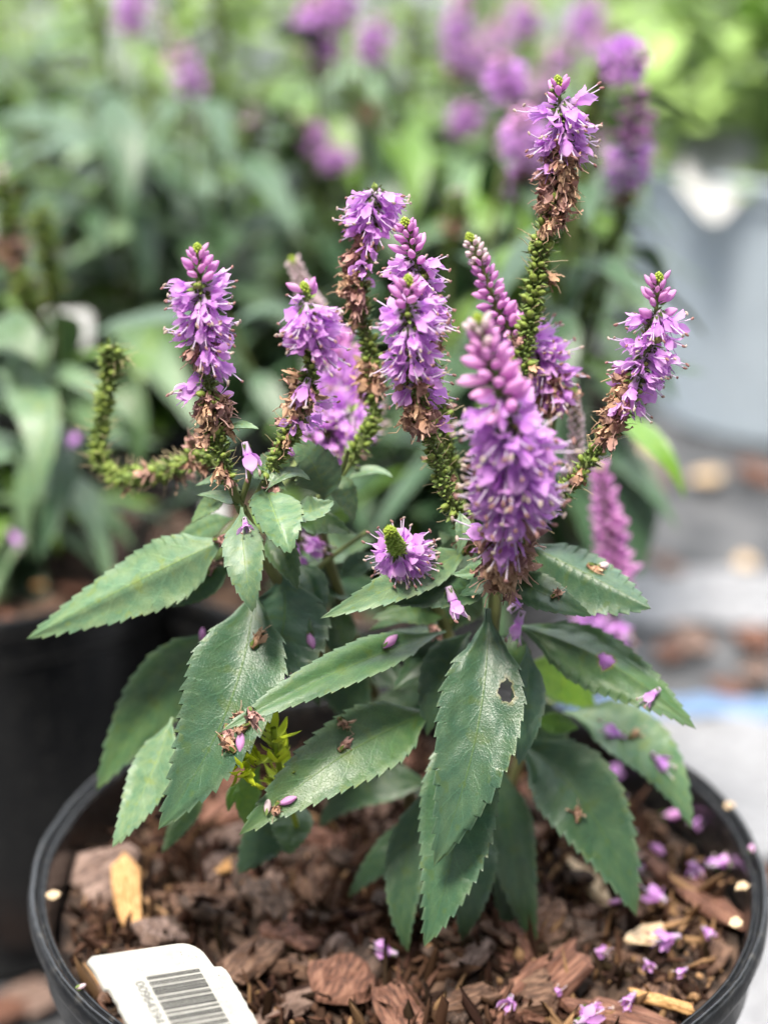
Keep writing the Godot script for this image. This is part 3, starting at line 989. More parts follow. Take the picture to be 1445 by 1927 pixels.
	for q in [[Vector3(0.0132, 0.2285, -0.0200), Vector3(-0.0018, 0.2260, -0.0120), Vector3(-0.0159, 0.2099, -0.0100), 90], [Vector3(0.0117, 0.2378, -0.0300), Vector3(-0.0102, 0.2378, -0.0300), Vector3(-0.0256, 0.2222, -0.0300), 100], [Vector3(0.0212, 0.2317, -0.0150), Vector3(0.0109, 0.2263, 0.0000), Vector3(0.0078, 0.2101, 0.0040), 90], [Vector3(0.0298, 0.2285, -0.0200), Vector3(0.0345, 0.2157, -0.0100), Vector3(0.0295, 0.1984, -0.0040), 90], [Vector3(0.0088, 0.2248, -0.0450), Vector3(-0.0123, 0.2281, -0.0600), Vector3(-0.0338, 0.2301, -0.0600), 100], [Vector3(0.0259, 0.2447, -0.0450), Vector3(0.0375, 0.2403, -0.0600), Vector3(0.0605, 0.2265, -0.0700), 100], [Vector3(0.0015, 0.2692, -0.0350), Vector3(-0.0085, 0.2753, -0.0450), Vector3(-0.0188, 0.2818, -0.0550), 90]]:
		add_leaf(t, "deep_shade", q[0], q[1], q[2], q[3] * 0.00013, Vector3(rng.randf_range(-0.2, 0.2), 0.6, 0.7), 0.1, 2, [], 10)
	# small leaves crowding the nodes below the spikes
	for q in [[Vector3(-0.0314, 0.3470, -0.0150), Vector3(-0.0356, 0.3528, -0.0120), Vector3(-0.0406, 0.3539, -0.0100), 44, 1], [Vector3(-0.0296, 0.3313, -0.0180), Vector3(-0.0218, 0.3337, -0.0140), Vector3(-0.0142, 0.3312, -0.0120), 50, 4], [Vector3(-0.0382, 0.3328, -0.0100), Vector3(-0.0326, 0.3288, -0.0020), Vector3(-0.0288, 0.3200, 0.0020), 62, 4], [Vector3(-0.0486, 0.3433, -0.0120), Vector3(-0.0540, 0.3401, -0.0120), Vector3(-0.0595, 0.3344, -0.0120), 40, 1], [Vector3(-0.0300, 0.3188, -0.0200), Vector3(-0.0252, 0.3129, -0.0140), Vector3(-0.0236, 0.3029, -0.0100), 66, 0], [Vector3(-0.0205, 0.3438, -0.0240), Vector3(-0.0158, 0.3403, -0.0200), Vector3(-0.0135, 0.3321, -0.0180), 52, 1], [Vector3(0.0073, 0.3163, -0.0180), Vector3(0.0119, 0.3213, -0.0180), Vector3(0.0149, 0.3280, -0.0180), 44, 1], [Vector3(0.0139, 0.3008, -0.0220), Vector3(0.0043, 0.3043, -0.0180), Vector3(-0.0082, 0.3036, -0.0140), 60, 4], [Vector3(0.0157, 0.2910, -0.0240), Vector3(0.0075, 0.2897, -0.0160), Vector3(-0.0020, 0.2822, -0.0100), 70, 0], [Vector3(0.0223, 0.3288, 0.0000), Vector3(0.0198, 0.3274, 0.0060), Vector3(0.0139, 0.3274, 0.0080), 34, 1], [Vector3(0.0288, 0.3305, 0.0020), Vector3(0.0336, 0.3294, 0.0060), Vector3(0.0387, 0.3297, 0.0060), 34, 4], [Vector3(-0.0179, 0.3094, -0.0300), Vector3(-0.0115, 0.3146, -0.0300), Vector3(-0.0043, 0.3146, -0.0300), 52, 0], [Vector3(-0.0149, 0.2845, -0.0300), Vector3(-0.0182, 0.2916, -0.0340), Vector3(-0.0165, 0.3014, -0.0360), 70, 4], [Vector3(0.0279, 0.2966, -0.0160), Vector3(0.0339, 0.2934, -0.0120), Vector3(0.0404, 0.2822, -0.0100), 60, 4], [Vector3(-0.0360, 0.3071, -0.0120), Vector3(-0.0296, 0.3031, -0.0060), Vector3(-0.0272, 0.2942, 0.0000), 70, 0], [Vector3(-0.0419, 0.3503, -0.0060), Vector3(-0.0370, 0.3539, 0.0000), Vector3(-0.0311, 0.3493, 0.0020), 30, 1]]:
		add_leaf(t, "small", q[0], q[1], q[2], q[3] * 0.000145, Vector3(rng.randf_range(-0.2, 0.2), 0.55, 0.75), 0.25, q[4], [], 7)
	# the yellow-green young shoot deep among the leaves
	var shoot := Node3D.new()
	shoot.name = "young_shoot"
	t.add_child(shoot, true)
	var way := smooth_path([Vector3(-0.0306, 0.2399, -0.0020), Vector3(-0.0341, 0.2734, 0.0180), Vector3(-0.0352, 0.2863, 0.0200)])
	var sh := Shape.new()
	sh.tube(way, way.map(func(_p): return 0.0009), 6, way.map(func(_p): return Color(0.25, 0.32, 0.04)))
	part("stalk", sh.mesh(M.green), shoot)
	for k in 60:
		var q: Array = along(way, path_length(way) * rng.randf_range(0.25, 1.0))
		var a := rng.randf() * TAU
		var o := Vector3(cos(a), rng.randf_range(-0.1, 0.8), sin(a)).normalized()
		var l := Shape.new()
		var lime := Color(0.46, 0.55, 0.03) * rng.randf_range(0.75, 1.25)
		l.blade(Vector3.ZERO, Vector3.UP, Vector3(0, 0, 1), rng.randf_range(5, 11) * MM, rng.randf_range(2.2, 4) * MM, rng.randf_range(0.2, 1.4), 0.3, 0.45, 6, lime, lime * 1.2)
		part("young_leaf", l.mesh(M.green), shoot, Transform3D(face(o, Vector3.UP), q[0]))
	for k in 26:
		var a := rng.randf() * TAU
		var at := Vector3(-0.0427, 0.2761, 0.0270) + Vector3(rng.randf_range(-5, 5), rng.randf_range(-4.0, 4.0), rng.randf_range(-3, 3)) * MM
		var l := Shape.new()
		var lime := Color(0.55, 0.64, 0.03) * rng.randf_range(0.7, 1.2)
		l.blade(Vector3.ZERO, Vector3.UP, Vector3(0, 0, 1), rng.randf_range(3.5, 6) * MM, rng.randf_range(2.6, 4.2) * MM, rng.randf_range(0.3, 1.5), 0.6, 0.5, 6, lime * 0.85, lime)
		part("young_leaf", l.mesh(M.green), shoot, Transform3D(face(Vector3(cos(a), rng.randf_range(0.0, 1.2), sin(a) + 0.3), Vector3.UP), at))
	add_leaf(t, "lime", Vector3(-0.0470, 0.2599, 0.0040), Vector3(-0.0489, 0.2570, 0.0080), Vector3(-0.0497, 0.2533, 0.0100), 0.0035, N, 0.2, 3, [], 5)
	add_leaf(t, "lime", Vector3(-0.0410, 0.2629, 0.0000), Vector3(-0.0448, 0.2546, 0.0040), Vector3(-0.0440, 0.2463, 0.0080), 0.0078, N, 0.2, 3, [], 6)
	# flower spikes, tip first
	spike(t, [Vector3(-0.0529, 0.4147, 0.0000), Vector3(-0.0523, 0.3970, 0.0000), Vector3(-0.0510, 0.3736, 0.0000), Vector3(-0.0479, 0.3555, 0.0000), Vector3(-0.0441, 0.3416, -0.0030)], [[0.10, "bud"], [0.29, "floret"], [0.50, "mix"], [0.62, "dry"], [0.88, "seed"]], 101, {"mix": [0.34, 0.60], "seed_gap": 1.3})
	spike(t, [Vector3(-0.0250, 0.4060, 0.0060), Vector3(-0.0233, 0.3928, 0.0060), Vector3(-0.0256, 0.3763, 0.0040), Vector3(-0.0328, 0.3601, 0.0000), Vector3(-0.0404, 0.3443, -0.0030)], [[0.035, "bud"], [0.21, "floret"], [0.42, "mix"], [0.62, "mix"], [0.85, "seed"]], 102, {"mix": [0.07, 0.34], "dry_side": Vector3(-0.6, 0, 0.5), "seed_gap": 1.0})
	spike(t, [Vector3(0.0012, 0.4182, -0.0180), Vector3(0.0045, 0.4039, -0.0200), Vector3(0.0067, 0.3859, -0.0200), Vector3(0.0118, 0.3612, -0.0200), Vector3(0.0174, 0.3402, -0.0160), Vector3(0.0263, 0.3205, -0.0100)], [[0.09, "bud"], [0.25, "floret"], [0.34, "dry"], [0.7, "seed"]], 103)
	spike(t, [Vector3(0.0015, 0.4084, 0.0080), Vector3(0.0016, 0.3928, 0.0060), Vector3(0.0041, 0.3778, 0.0040), Vector3(0.0086, 0.3608, 0.0020), Vector3(0.0151, 0.3431, 0.0000), Vector3(0.0258, 0.3231, -0.0040)], [[0.07, "bud"], [0.24, "floret"], [0.34, "mix"], [0.44, "dry"], [0.83, "seed"]], 104, {"mix": [0.55, 0.75], "seed_gap": 1.35})
	spike(t, [Vector3(-0.0073, 0.4258, -0.0340), Vector3(-0.0089, 0.4128, -0.0340), Vector3(-0.0117, 0.3946, -0.0340), Vector3(-0.0081, 0.3744, -0.0340), Vector3(-0.0082, 0.3596, -0.0300), Vector3(-0.0167, 0.3447, -0.0260), Vector3(-0.0235, 0.3380, -0.0220)], [[0.13, "floret"], [0.34, "dry"], [0.52, "seed"], [0.62, "dry"], [0.86, "seed"]], 105, {"tip": false, "dry_side": Vector3(-0.9, 0, 0.2), "seed_gap": 1.2})
	spike(t, [Vector3(0.0177, 0.4062, 0.0400), Vector3(0.0213, 0.3939, 0.0400), Vector3(0.0265, 0.3771, 0.0380), Vector3(0.0280, 0.3560, 0.0300), Vector3(0.0272, 0.3363, 0.0180), Vector3(0.0266, 0.3191, 0.0000)], [[0.03, "pale"], [0.22, "bud"], [0.56, "floret"], [0.76, "dry"], [0.95, "seed"]], 106, {"girth": 1.38, "floret_gap": 1.25, "bare": 0.15, "bud_gap": 1.7})
	spike(t, [Vector3(0.0419, 0.4538, -0.0300), Vector3(0.0437, 0.4382, -0.0300), Vector3(0.0425, 0.4238, -0.0300), Vector3(0.0391, 0.4108, -0.0290), Vector3(0.0372, 0.3961, -0.0280), Vector3(0.0345, 0.3769, -0.0250), Vector3(0.0316, 0.3517, -0.0200), Vector3(0.0274, 0.3222, -0.0100)], [[0.025, "bud"], [0.115, "floret"], [0.24, "dry"], [0.62, "seed"], [0.74, "seed"]], 107, {"mix": [0.3, 0.8], "girth": 1.04, "seed_gap": 0.8, "seed_size": 1.1, "crumbs": 0.02})
	spike(t, [Vector3(0.0197, 0.4106, -0.0360), Vector3(0.0242, 0.4003, -0.0360), Vector3(0.0290, 0.3880, -0.0360), Vector3(0.0386, 0.3786, -0.0360), Vector3(0.0448, 0.3658, -0.0360), Vector3(0.0416, 0.3449, -0.0300), Vector3(0.0301, 0.3246, -0.0140)], [[0.07, "pale"], [0.30, "bud"], [0.46, "floret"], [0.54, "dry"]], 108, {"girth": 1.1, "bud_gap": 1.7})
	spike(t, [Vector3(0.0678, 0.4058, -0.0060), Vector3(0.0672, 0.3926, -0.0060), Vector3(0.0634, 0.3785, -0.0060), Vector3(0.0567, 0.3634, -0.0060), Vector3(0.0487, 0.3510, -0.0060), Vector3(0.0395, 0.3400, -0.0060), Vector3(0.0282, 0.3238, -0.0080)], [[0.085, "bud"], [0.25, "floret"], [0.36, "mix"], [0.46, "dry"], [0.92, "seed"]], 109, {"mix": [0.55, 0.8], "dry_side": Vector3(-0.9, 0.2, 0.2), "seed_gap": 1.3})
	spike(t, [Vector3(-0.0031, 0.3463, 0.0240), Vector3(-0.0017, 0.3399, 0.0170), Vector3(0.0002, 0.3328, 0.0080), Vector3(0.0038, 0.3202, -0.0120)], [[0.30, "green"], [0.62, "floret"]], 110, {"girth": 0.95, "gap": 0.22})
	spike(t, [Vector3(0.0693, 0.3178, -0.1050), Vector3(0.0737, 0.2950, -0.1050), Vector3(0.0763, 0.2757, -0.1030), Vector3(0.0696, 0.2547, -0.0950), Vector3(0.0462, 0.2459, -0.0600)], [[0.46, "bud"], [0.62, "floret"], [0.72, "mix"]], 111, {"girth": 1.3, "bud_gap": 1.7, "mix": [0.5, 0.6]})
	spike(t, [Vector3(-0.0337, 0.3917, -0.0950), Vector3(-0.0279, 0.3768, -0.0950), Vector3(-0.0198, 0.3590, -0.0950), Vector3(-0.0175, 0.3455, -0.0800), Vector3(-0.0223, 0.3366, -0.0300)], [[0.22, "pale"], [0.36, "bud"], [0.62, "floret"]], 112, {"girth": 1.5})
	spike(t, [Vector3(0.0521, 0.3613, -0.0500), Vector3(0.0537, 0.3465, -0.0500), Vector3(0.0496, 0.3346, -0.0400), Vector3(0.0293, 0.3213, -0.0120)], [[0.42, "pale"]], 113, {"girth": 1.15})
	spike(t, [Vector3(-0.0842, 0.3692, -0.0560), Vector3(-0.0871, 0.3740, -0.0560), Vector3(-0.0885, 0.3626, -0.0580), Vector3(-0.0920, 0.3490, -0.0580), Vector3(-0.0930, 0.3382, -0.0560), Vector3(-0.0853, 0.3348, -0.0500), Vector3(-0.0704, 0.3401, -0.0400), Vector3(-0.0556, 0.3506, -0.0240), Vector3(-0.0453, 0.3455, -0.0060)], [[0.86, "seed"]], 114, {"tip": false, "seed_gap": 0.75, "seed_size": 1.1, "crumbs": 0.015})
	spike(t, [Vector3(-0.0141, 0.3563, -0.0500), Vector3(-0.0193, 0.3490, -0.0500), Vector3(-0.0262, 0.3498, -0.0460), Vector3(-0.0303, 0.3445, -0.0360), Vector3(-0.0368, 0.3417, -0.0100)], [[0.48, "floret"]], 115, {"tip": false, "sparse": 0.45})
	spike(t, [Vector3(-0.0303, 0.3274, -0.0300), Vector3(-0.0301, 0.3214, -0.0300), Vector3(-0.0326, 0.3154, -0.0240)], [[0.7, "floret"]], 116, {"tip": false, "sparse": 0.4})


# ---------------------------------------------------------------- what has dropped on the leaves, the soil and the rim
func lay(key: String, t: float, s: float, what: String, size: float, turn: float, label: String, group := "") -> void:
	var g := on_leaf(leaves[key], t, s)
	fallen(what, g[0], g[1], size * 1.35, turn, label, group)


func drop(what: String, at: Vector3, size: float, turn: float, label: String, group := "") -> void:
	fallen(what, Vector3(at.x, 0.2015 + soil_height(at.x, at.z), at.z), Vector3.UP, size * 1.35, turn, label, group)


func build_fallen() -> void:
	rng.seed = 55
	lay("big_left_behind", 0.82, -0.75, "floret", 0.8, 1.0, "fallen violet flower on the broad leaf above the bark crumbs")
	lay("long_centre", 0.29, 0.2, "bud", 0.85, 0.6, "pink fallen bud on the long leaf reaching across the centre")
	lay("upper_left_dark", 0.52, -0.1, "floret", 1.0, 2.4, "fresh fallen purple flower with two stamens on the dark upper leaf")
	lay("long_right", 0.74, -0.1, "floret", 0.75, 4.1, "pale lilac fallen flower on the long holed leaf beside the pot edge")
	lay("low_right", 0.36, 0.25, "floret", 0.85, 5.0, "purple fallen flower nearest the base of the drooping leaf over the rim")
	lay("low_right", 0.56, -0.1, "floret", 0.85, 2.0, "purple and white fallen flower halfway along the leaf over the rim")
	lay("low_right", 0.40, -0.1, "dry", 0.8, 1.1, "tan withered flower beside a purple one on the leaf over the rim")
	lay("small_node", 0.14, -0.5, "floret", 0.6, 2.9, "small violet fallen flower at the top of the short leaf under the spikes")
	lay("broad_low", 0.50, 0.1, "dry", 0.8, 0.8, "mauve dried flower in the middle of the broad low leaf")
	lay("broad_low", 0.42, 0.72, "dry", 0.75, 2.2, "dull pink dried flower near the upper edge of the broad low leaf")
	lay("broad_low", 0.80, -0.2, "bud", 0.7, 1.5, "pink fallen bud near the tip of the broad low leaf")
	lay("broad_low", 0.83, -0.3, "dry", 0.7, 3.4, "brown dried flower just below the pink bud on the broad low leaf")
	lay("big_left", 0.55, -0.45, "dry", 0.95, 0.4, "uppermost brown crumpled flower in the heap on the big leaf", "dried flowers heaped on the big leaf")
	lay("big_left", 0.60, -0.3, "dry", 0.95, 1.9, "tan crumpled flower lowest in the heap on the big leaf", "dried flowers heaped on the big leaf")
	lay("big_left", 0.57, -0.62, "bud", 0.8, 3.0, "pink bud lying on the heap of brown flowers on the big leaf")
	lay("big_left", 0.52, -0.60, "dry", 0.85, 4.4, "dark brown crumpled flower at the outer side of the heap on the big leaf", "dried flowers heaped on the big leaf")
	lay("big_left", 0.62, -0.55, "dry", 0.9, 5.3, "tan crumpled flower at the inner side of the heap on the big leaf", "dried flowers heaped on the big leaf")
	lay("big_left", 0.57, -0.20, "dry", 0.8, 2.7, "light brown crumpled flower nearest the midrib in the heap on the big leaf", "dried flowers heaped on the big leaf")
	lay("broad_low", 0.86, 0.0, "pale", 0.9, 0.3, "cream dried bud below the brown flower on the broad low leaf")
	lay("upper_left", 0.06, 0.0, "dry", 1.0, 0.3, "tan dried flower at the base of the narrow upper leaf")
	lay("upper_right", 0.52, -0.6, "pale", 0.9, 1.3, "cream flake beside the tan dried flower on the folded upper leaf")
	lay("long_centre", 0.86, 0.1, "dry", 0.9, 2.6, "golden brown dried flower near the tip of the long centre leaf")
	lay("big_left", 0.24, -0.22, "dry", 1.0, 0.9, "brown dried flower high on the big leaf under the small node leaf")
	lay("upper_right", 0.46, -0.45, "dry", 0.95, 2.1, "tan flaky dried flower on the folded upper leaf by the pink spike")
	lay("upper_right_dark", 0.58, -0.2, "dry", 0.6, 1.3, "small brown dried flower on the dark leaf under the folded leaf")
	lay("dark_right", 0.50, 0.45, "dry", 0.8, 0.2, "pale brown dried flower on the big dark drooping leaf")
	lay("long_left", 0.05, 0.3, "dry", 0.8, 1.7, "brown dried flower at the base of the long pale leaf")
	lay("low_left", 0.10, 0.3, "bud", 0.6, 0.7, "pink fallen bud at the top of the leaf against the black pot")
	lay("dark_under", 0.25, 0.5, "dry", 0.9, 0.5, "orange brown dried flower under the long pale leaf")
	lay("big_left_behind", 0.45, -0.6, "bud", 0.7, 2.2, "mauve fallen bud at the edge of the broad leaf behind the stem")
	lay("edge_on", 0.12, 0.1, "dry", 1.0, 2.8, "dark brown dried flower by the stem on the edge of the leaf")
	drop("floret", Vector3(0.0770, 0.2030, -0.0956), 0.95, 0.6, "lilac fallen flower on the soil behind the drooping leaf")
	drop("bud", Vector3(0.0932, 0.2030, -0.0711), 1.1, 1.4, "pink and purple fallen bud on the soil beside the drooping leaf tip")
	drop("bud", Vector3(0.0861, 0.2030, -0.0530), 0.95, 2.6, "single violet fallen bud on the soil beside the big dark leaf")
	drop("floret", Vector3(0.0975, 0.2050, -0.0394), 0.9, 3.2, "pale pink fallen flower at the inner end of the row on the bark chip")
	drop("floret", Vector3(0.1038, 0.2050, -0.0385), 0.85, 1.0, "violet fallen flower in the middle of the row on the bark chip")
	drop("bud", Vector3(0.1094, 0.2050, -0.0379), 0.85, 0.4, "small violet bud at the outer end of the row near the rim")
	drop("floret", Vector3(0.0846, 0.2030, -0.0193), 0.95, 5.6, "deep purple fallen flower with white tube on soil near the big dark leaf tip")
	drop("floret", Vector3(0.0838, 0.2030, 0.0049), 1.0, 4.4, "lilac fallen flower on the sandy crumbs near the rim")
	drop("floret", Vector3(0.0533, 0.2050, 0.0296), 0.95, 2.0, "purple fallen flower on the large reddish bark slab")
	drop("floret", Vector3(0.0504, 0.2050, 0.0389), 0.95, 0.9, "violet fallen flower just in front of another on the reddish bark slab")
	drop("floret", Vector3(0.0675, 0.2030, 0.0280), 0.8, 3.7, "small white and purple fallen flower beside the reddish bark slab")
	drop("floret", Vector3(-0.0019, 0.2030, 0.0088), 0.8, 5.1, "purple and white fallen flower on the soil below the front leaves")
	fallen("floret", Vector3(0.0316, 0.3114, -0.0040), Vector3(0, 0.5, 0.85), 1.4, 1.2, "purple flower lodged below the main node behind the dark leaf")
	fallen("floret", Vector3(0.0345, 0.3085, -0.0060), Vector3(0, 0.5, 0.85), 1.3, 3.6, "second purple flower lodged just under the main node, outermost")
	fallen("dry", Vector3(0.0337, 0.3368, 0.0040), Vector3(0.3, -0.5, 0.8), 2.2, 0.4, "large dark brown withered clump hanging beside the main node")
	fallen("dry", Vector3(0.0345, 0.3321, 0.0040), Vector3(0.3, -0.5, 0.8), 1.9, 2.4, "lower dark brown withered clump hanging beside the main node")
	fallen("dry", Vector3(0.0283, 0.3227, 0.0080), Vector3(0, 0.2, 0.95), 1.3, 1.7, "small brown withered flower clinging to the stem under the node")
	fallen("floret", Vector3(-0.0417, 0.3626, 0.0040), Vector3(0, 0.5, 0.85), 1.3, 2.5, "pale purple flower caught between two stalks under the spikes")
	for p in [[Vector3(0.0798, 0.2000, -0.0367), "tiny violet petal in the shade beside the dark leaf edge"], [Vector3(0.0707, 0.2000, -0.0213), "tiny violet petal just above the deep purple fallen flower"], [Vector3(0.1016, 0.2000, -0.0650), "tiny violet petal below the tip of the leaf over the rim"], [Vector3(0.0947, 0.2000, -0.0045), "tiny violet petal close to the lower cream crumb on the rim"], [Vector3(0.0758, 0.2000, -0.0788), "tiny violet petal under the leaf over the rim"], [Vector3(0.0737, 0.2000, 0.0138), "tiny violet petal beside the straw coloured splinter"], [Vector3(0.0844, 0.2000, 0.0163), "tiny violet petal near the rusty splinter by the rim"], [Vector3(0.0446, 0.2000, 0.0261), "tiny violet petal on the long reddish bark slab"], [Vector3(0.0318, 0.2000, 0.0308), "tiny violet petal in front of the dull brown chip"], [Vector3(0.0596, 0.2000, 0.0061), "tiny violet petal behind the long reddish bark slab"], [Vector3(0.1022, 0.2000, -0.0392), "tiny violet petal on the reddish chip leaning on the rim"], [Vector3(0.0813, 0.2000, -0.0650), "tiny violet petal beside the tip of the greyish chip"]]:
		drop("bud" if rng.randf() < 0.4 else "floret", p[0], rng.randf_range(0.5, 0.75), rng.randf() * 6, p[1], "petals scattered on the mulch")
	fallen("bud", Vector3(0.1129, 0.2145, -0.0277), Vector3.UP, 0.9, 0.3, "violet fallen bud lying on the black pot rim")
	fallen("pale", Vector3(-0.0901, 0.2135, 0.0391), Vector3.UP, 0.9, 0.9, "pale lilac fallen bud inside the rim beside the white tag")


# ---------------------------------------------------------------- mulch in the near pot
func build_mulch() -> void:
	rng.seed = 9
	var y := 0.1965
	var big := [
		[Vector3(-0.0975, 0.2000, -0.0392), Vector3(0.024, 0.022, 0.030), 0.5, Vector2(0.25, 0.35), 0, 3, "large rounded reddish bark chip by the rim beside the pale wood splinter"],
		[Vector3(-0.0748, 0.2000, -0.0073), Vector3(0.017, 0.02, 0.022), 1.9, Vector2(0.3, -0.2), 1, 3, "flat dusty brown bark chip just behind the white tag"],
		[Vector3(-0.0590, 0.2000, -0.0599), Vector3(0.022, 0.02, 0.016), 0.2, Vector2(0.2, 0.2), 2, 3, "grey brown bark chip under the jagged leaf tips"],
		[Vector3(-0.0598, 0.2000, -0.0788), Vector3(0.020, 0.02, 0.014), 0.6, Vector2(0.1, 0.2), 3, 1, "brown bark chip deep under the yellow shoot"],
		[Vector3(-0.0599, 0.2000, -0.0242), Vector3(0.013, 0.02, 0.026), 2.7, Vector2(0.2, 0.3), 4, 0, "narrow upright brown bark chip between splinter and leaves"],
		[Vector3(-0.0455, 0.2000, 0.0061), Vector3(0.022, 0.02, 0.018), 0.9, Vector2(-0.1, 0.1), 5, 0, "rounded brown bark chip beside the top corner of the white tag"],
		[Vector3(0.0999, 0.2000, -0.0228), Vector3(0.031, 0.022, 0.021), 2.4, Vector2(0.25, 0.15), 6, 1, "large smooth reddish bark chip leaning on the rim below the flower row"],
		[Vector3(0.0751, 0.2000, -0.0470), Vector3(0.020, 0.02, 0.016), 0.4, Vector2(0.2, 0.0), 7, 3, "greyish bark chip beside the tip of the big dark leaf"],
		[Vector3(0.0422, 0.2000, 0.0188), Vector3(0.044, 0.026, 0.020), 0.75, Vector2(0.15, 0.25), 8, 1, "long reddish bark slab lying in front of the leaves"],
		[Vector3(0.0637, 0.2000, 0.0343), Vector3(0.034, 0.02, 0.016), 2.6, Vector2(0.1, -0.1), 0, 1, "long bark slab beside the near rim with rusty crumbs"],
		[Vector3(0.0198, 0.2000, 0.0261), Vector3(0.020, 0.02, 0.016), 0.3, Vector2(0.1, 0.1), 2, 0, "dull brown bark chip in front of the lowest leaf tip"],
		[Vector3(-0.0178, 0.2000, 0.0163), Vector3(0.020, 0.02, 0.022), 1.2, Vector2(0.2, 0.1), 3, 1, "cube-like brown bark chip in front of the bare soil"],
		[Vector3(-0.0005, 0.2000, 0.0308), Vector3(0.024, 0.02, 0.019), 2.0, Vector2(0.1, 0.1), 5, 1, "square dark bark chip at the near edge of the picture"],
		[Vector3(0.0883, 0.2000, -0.1123), Vector3(0.022, 0.02, 0.014), 0.1, Vector2(0.15, 0.1), 4, 0, "brown bark chip beyond the leaves near the far rim"],
		[Vector3(-0.0411, 0.2000, -0.0242), Vector3(0.018, 0.018, 0.028), 2.2, Vector2(0.45, 0.4), 1, 2, "upturned dark bark chip at the edge of the shaded soil"],
		[Vector3(0.0488, 0.2000, -0.0156), Vector3(0.030, 0.016, 0.010), 2.5, Vector2(0.3, 0.2), 8, 2, "dark thin bark strip under the drooping dark leaves"],
	]
	for b in big:
		chip(Vector3(b[0].x, y + 0.003, b[0].z), b[1], b[2], b[3], b[4], M.bark[b[5]], b[6])
	chip(Vector3(0, y + 0.006, 0) + Vector3(1, 0, 1) * Vector3(-0.0870, 0.2000, -0.0242), Vector3(0.010, 0.018, 0.036), 0.25, Vector2(0.25, 0.1), 4, M.wood, "long orange wood splinter standing between two bark chips", "", "wood_splinter")
	chip(Vector3(0, y + 0.004, 0) + Vector3(1, 0, 1) * Vector3(0.0771, 0.2000, -0.0045), Vector3(0.008, 0.014, 0.026), 2.2, Vector2(0.2, 0.1), 6, M.straw, "pale straw coloured wood splinter near the big dark leaf tip", "", "wood_splinter")
	chip(Vector3(0, y + 0.004, 0) + Vector3(1, 0, 1) * Vector3(0.0619, 0.2000, -0.0331), Vector3(0.007, 0.014, 0.024), 0.5, Vector2(0.2, 0.1), 3, M.straw, "tan wood splinter in the shade under the big dark leaf", "", "wood_splinter")
	chip(Vector3(0, y + 0.004, 0) + Vector3(1, 0, 1) * Vector3(-0.0560, 0.2000, -0.0417), Vector3(0.011, 0.010, 0.010), 0.4, Vector2(0.2, 0.3), 2, M.wood, "small orange wood splinter below the jagged leaves", "", "wood_splinter")
	chip(Vector3(0, y + 0.004, 0) + Vector3(1, 0, 1) * Vector3(0.0755, 0.2000, 0.0273), Vector3(0.020, 0.010, 0.006), 2.7, Vector2(0.1, 0.0), 1, M.wood, "rusty orange wood splinter beside the near rim", "", "wood_splinter")
	chip(Vector3(0.1054, 0.2165, -0.0066), Vector3(0.005, 0.005, 0.006), 0.4, Vector2(0.1, 0.1), 2, M.straw, "larger cream wood crumb sitting on the rim", "", "wood_splinter")
	chip(Vector3(0.0996, 0.2165, 0.0119), Vector3(0.005, 0.005, 0.004), 0.9, Vector2(0.1, 0.1), 4, M.straw, "smaller cream wood crumb on the rim below a larger one", "", "wood_splinter")
	chip(Vector3(-0.1061, 0.2150, -0.0043), Vector3(0.0042, 0.005, 0.0042), 0.2, Vector2(0.1, 0.1), 3, M.straw, "cream wood crumb on the rim beside the large rounded chip", "", "wood_splinter")
	chip(Vector3(0.1116, 0.2150, -0.0557), Vector3(0.0042, 0.005, 0.0042), 1.2, Vector2(0.1, 0.1), 5, M.straw, "cream wood crumb on the far curve of the rim", "", "wood_splinter")
	# the rest of the mulch, chip by chip
	for k in 150:
		var a := rng.randf() * TAU
		var r := sqrt(rng.randf()) * 0.101
		var at := Vector3(cos(a) * r, 0, sin(a) * r) + POT
		var s := rng.randf_range(0.009, 0.025)
		var h := y - 0.002 + soil_height(at.x, at.z) + rng.randf_range(-0.001, 0.002)
		var tone: int = [0, 0, 1, 2, 2, 3][rng.randi() % 6]
		var m: Material = M.bark[tone]
		var place := "beside the far rim" if at.z < -0.085 else "under the leaves" if at.z < -0.02 else "in front of the leaves" if at.z < 0.03 else "beside the near rim"
		var span := "on the tag side" if at.x < -0.045 else "in the middle" if at.x < 0.04 else "towards the fallen flowers"
		var thin := rng.randf_range(0.5, 1.0)
		var words: String = ("narrow " if thin < 0.68 else "") + ["dull brown", "reddish brown", "nearly black", "greyish brown"][tone] + (" small bark chip " if s < 0.012 else " bark chip " if s < 0.017 else " wide bark chip ")
		chip(Vector3(at.x, h, at.z), Vector3(s, s * rng.randf_range(0.7, 1.3), s * thin), rng.randf() * TAU, Vector2(rng.randf_range(-0.5, 0.5), rng.randf_range(-0.5, 0.5)), rng.randi() % 9, m, words + place + ", " + span, "bark chips mulching the near pot")
	# crumbs too small to pick apart
	var sh := Shape.new()
	for k in 4200:
		var a := rng.randf() * TAU
		var r := sqrt(rng.randf()) * 0.104
		var at := Vector3(cos(a) * r, 0, sin(a) * r) + POT
		var s := rng.randf_range(0.0010, 0.0040)
		var dice := rng.randf()
		var col := Color(0.075, 0.040, 0.027)
		if dice < 0.07 or (at.x > 0.04 and at.z > -0.06 and dice < 0.35):
			col = Color(0.27, 0.16, 0.085)
		elif dice > 0.60:
			col = Color(0.028, 0.017, 0.012)
		var stretch := rng.randf_range(0.8, 1.6) if rng.randf() < 0.55 else rng.randf_range(3.0, 9.0)
		var b := Basis.from_euler(Vector3(rng.randf() * 6, rng.randf() * 6, rng.randf() * 6)).scaled_local(Vector3(s, s * 0.5, s * stretch) * 0.5)
		var v := rng.randf_range(0.6, 1.4)
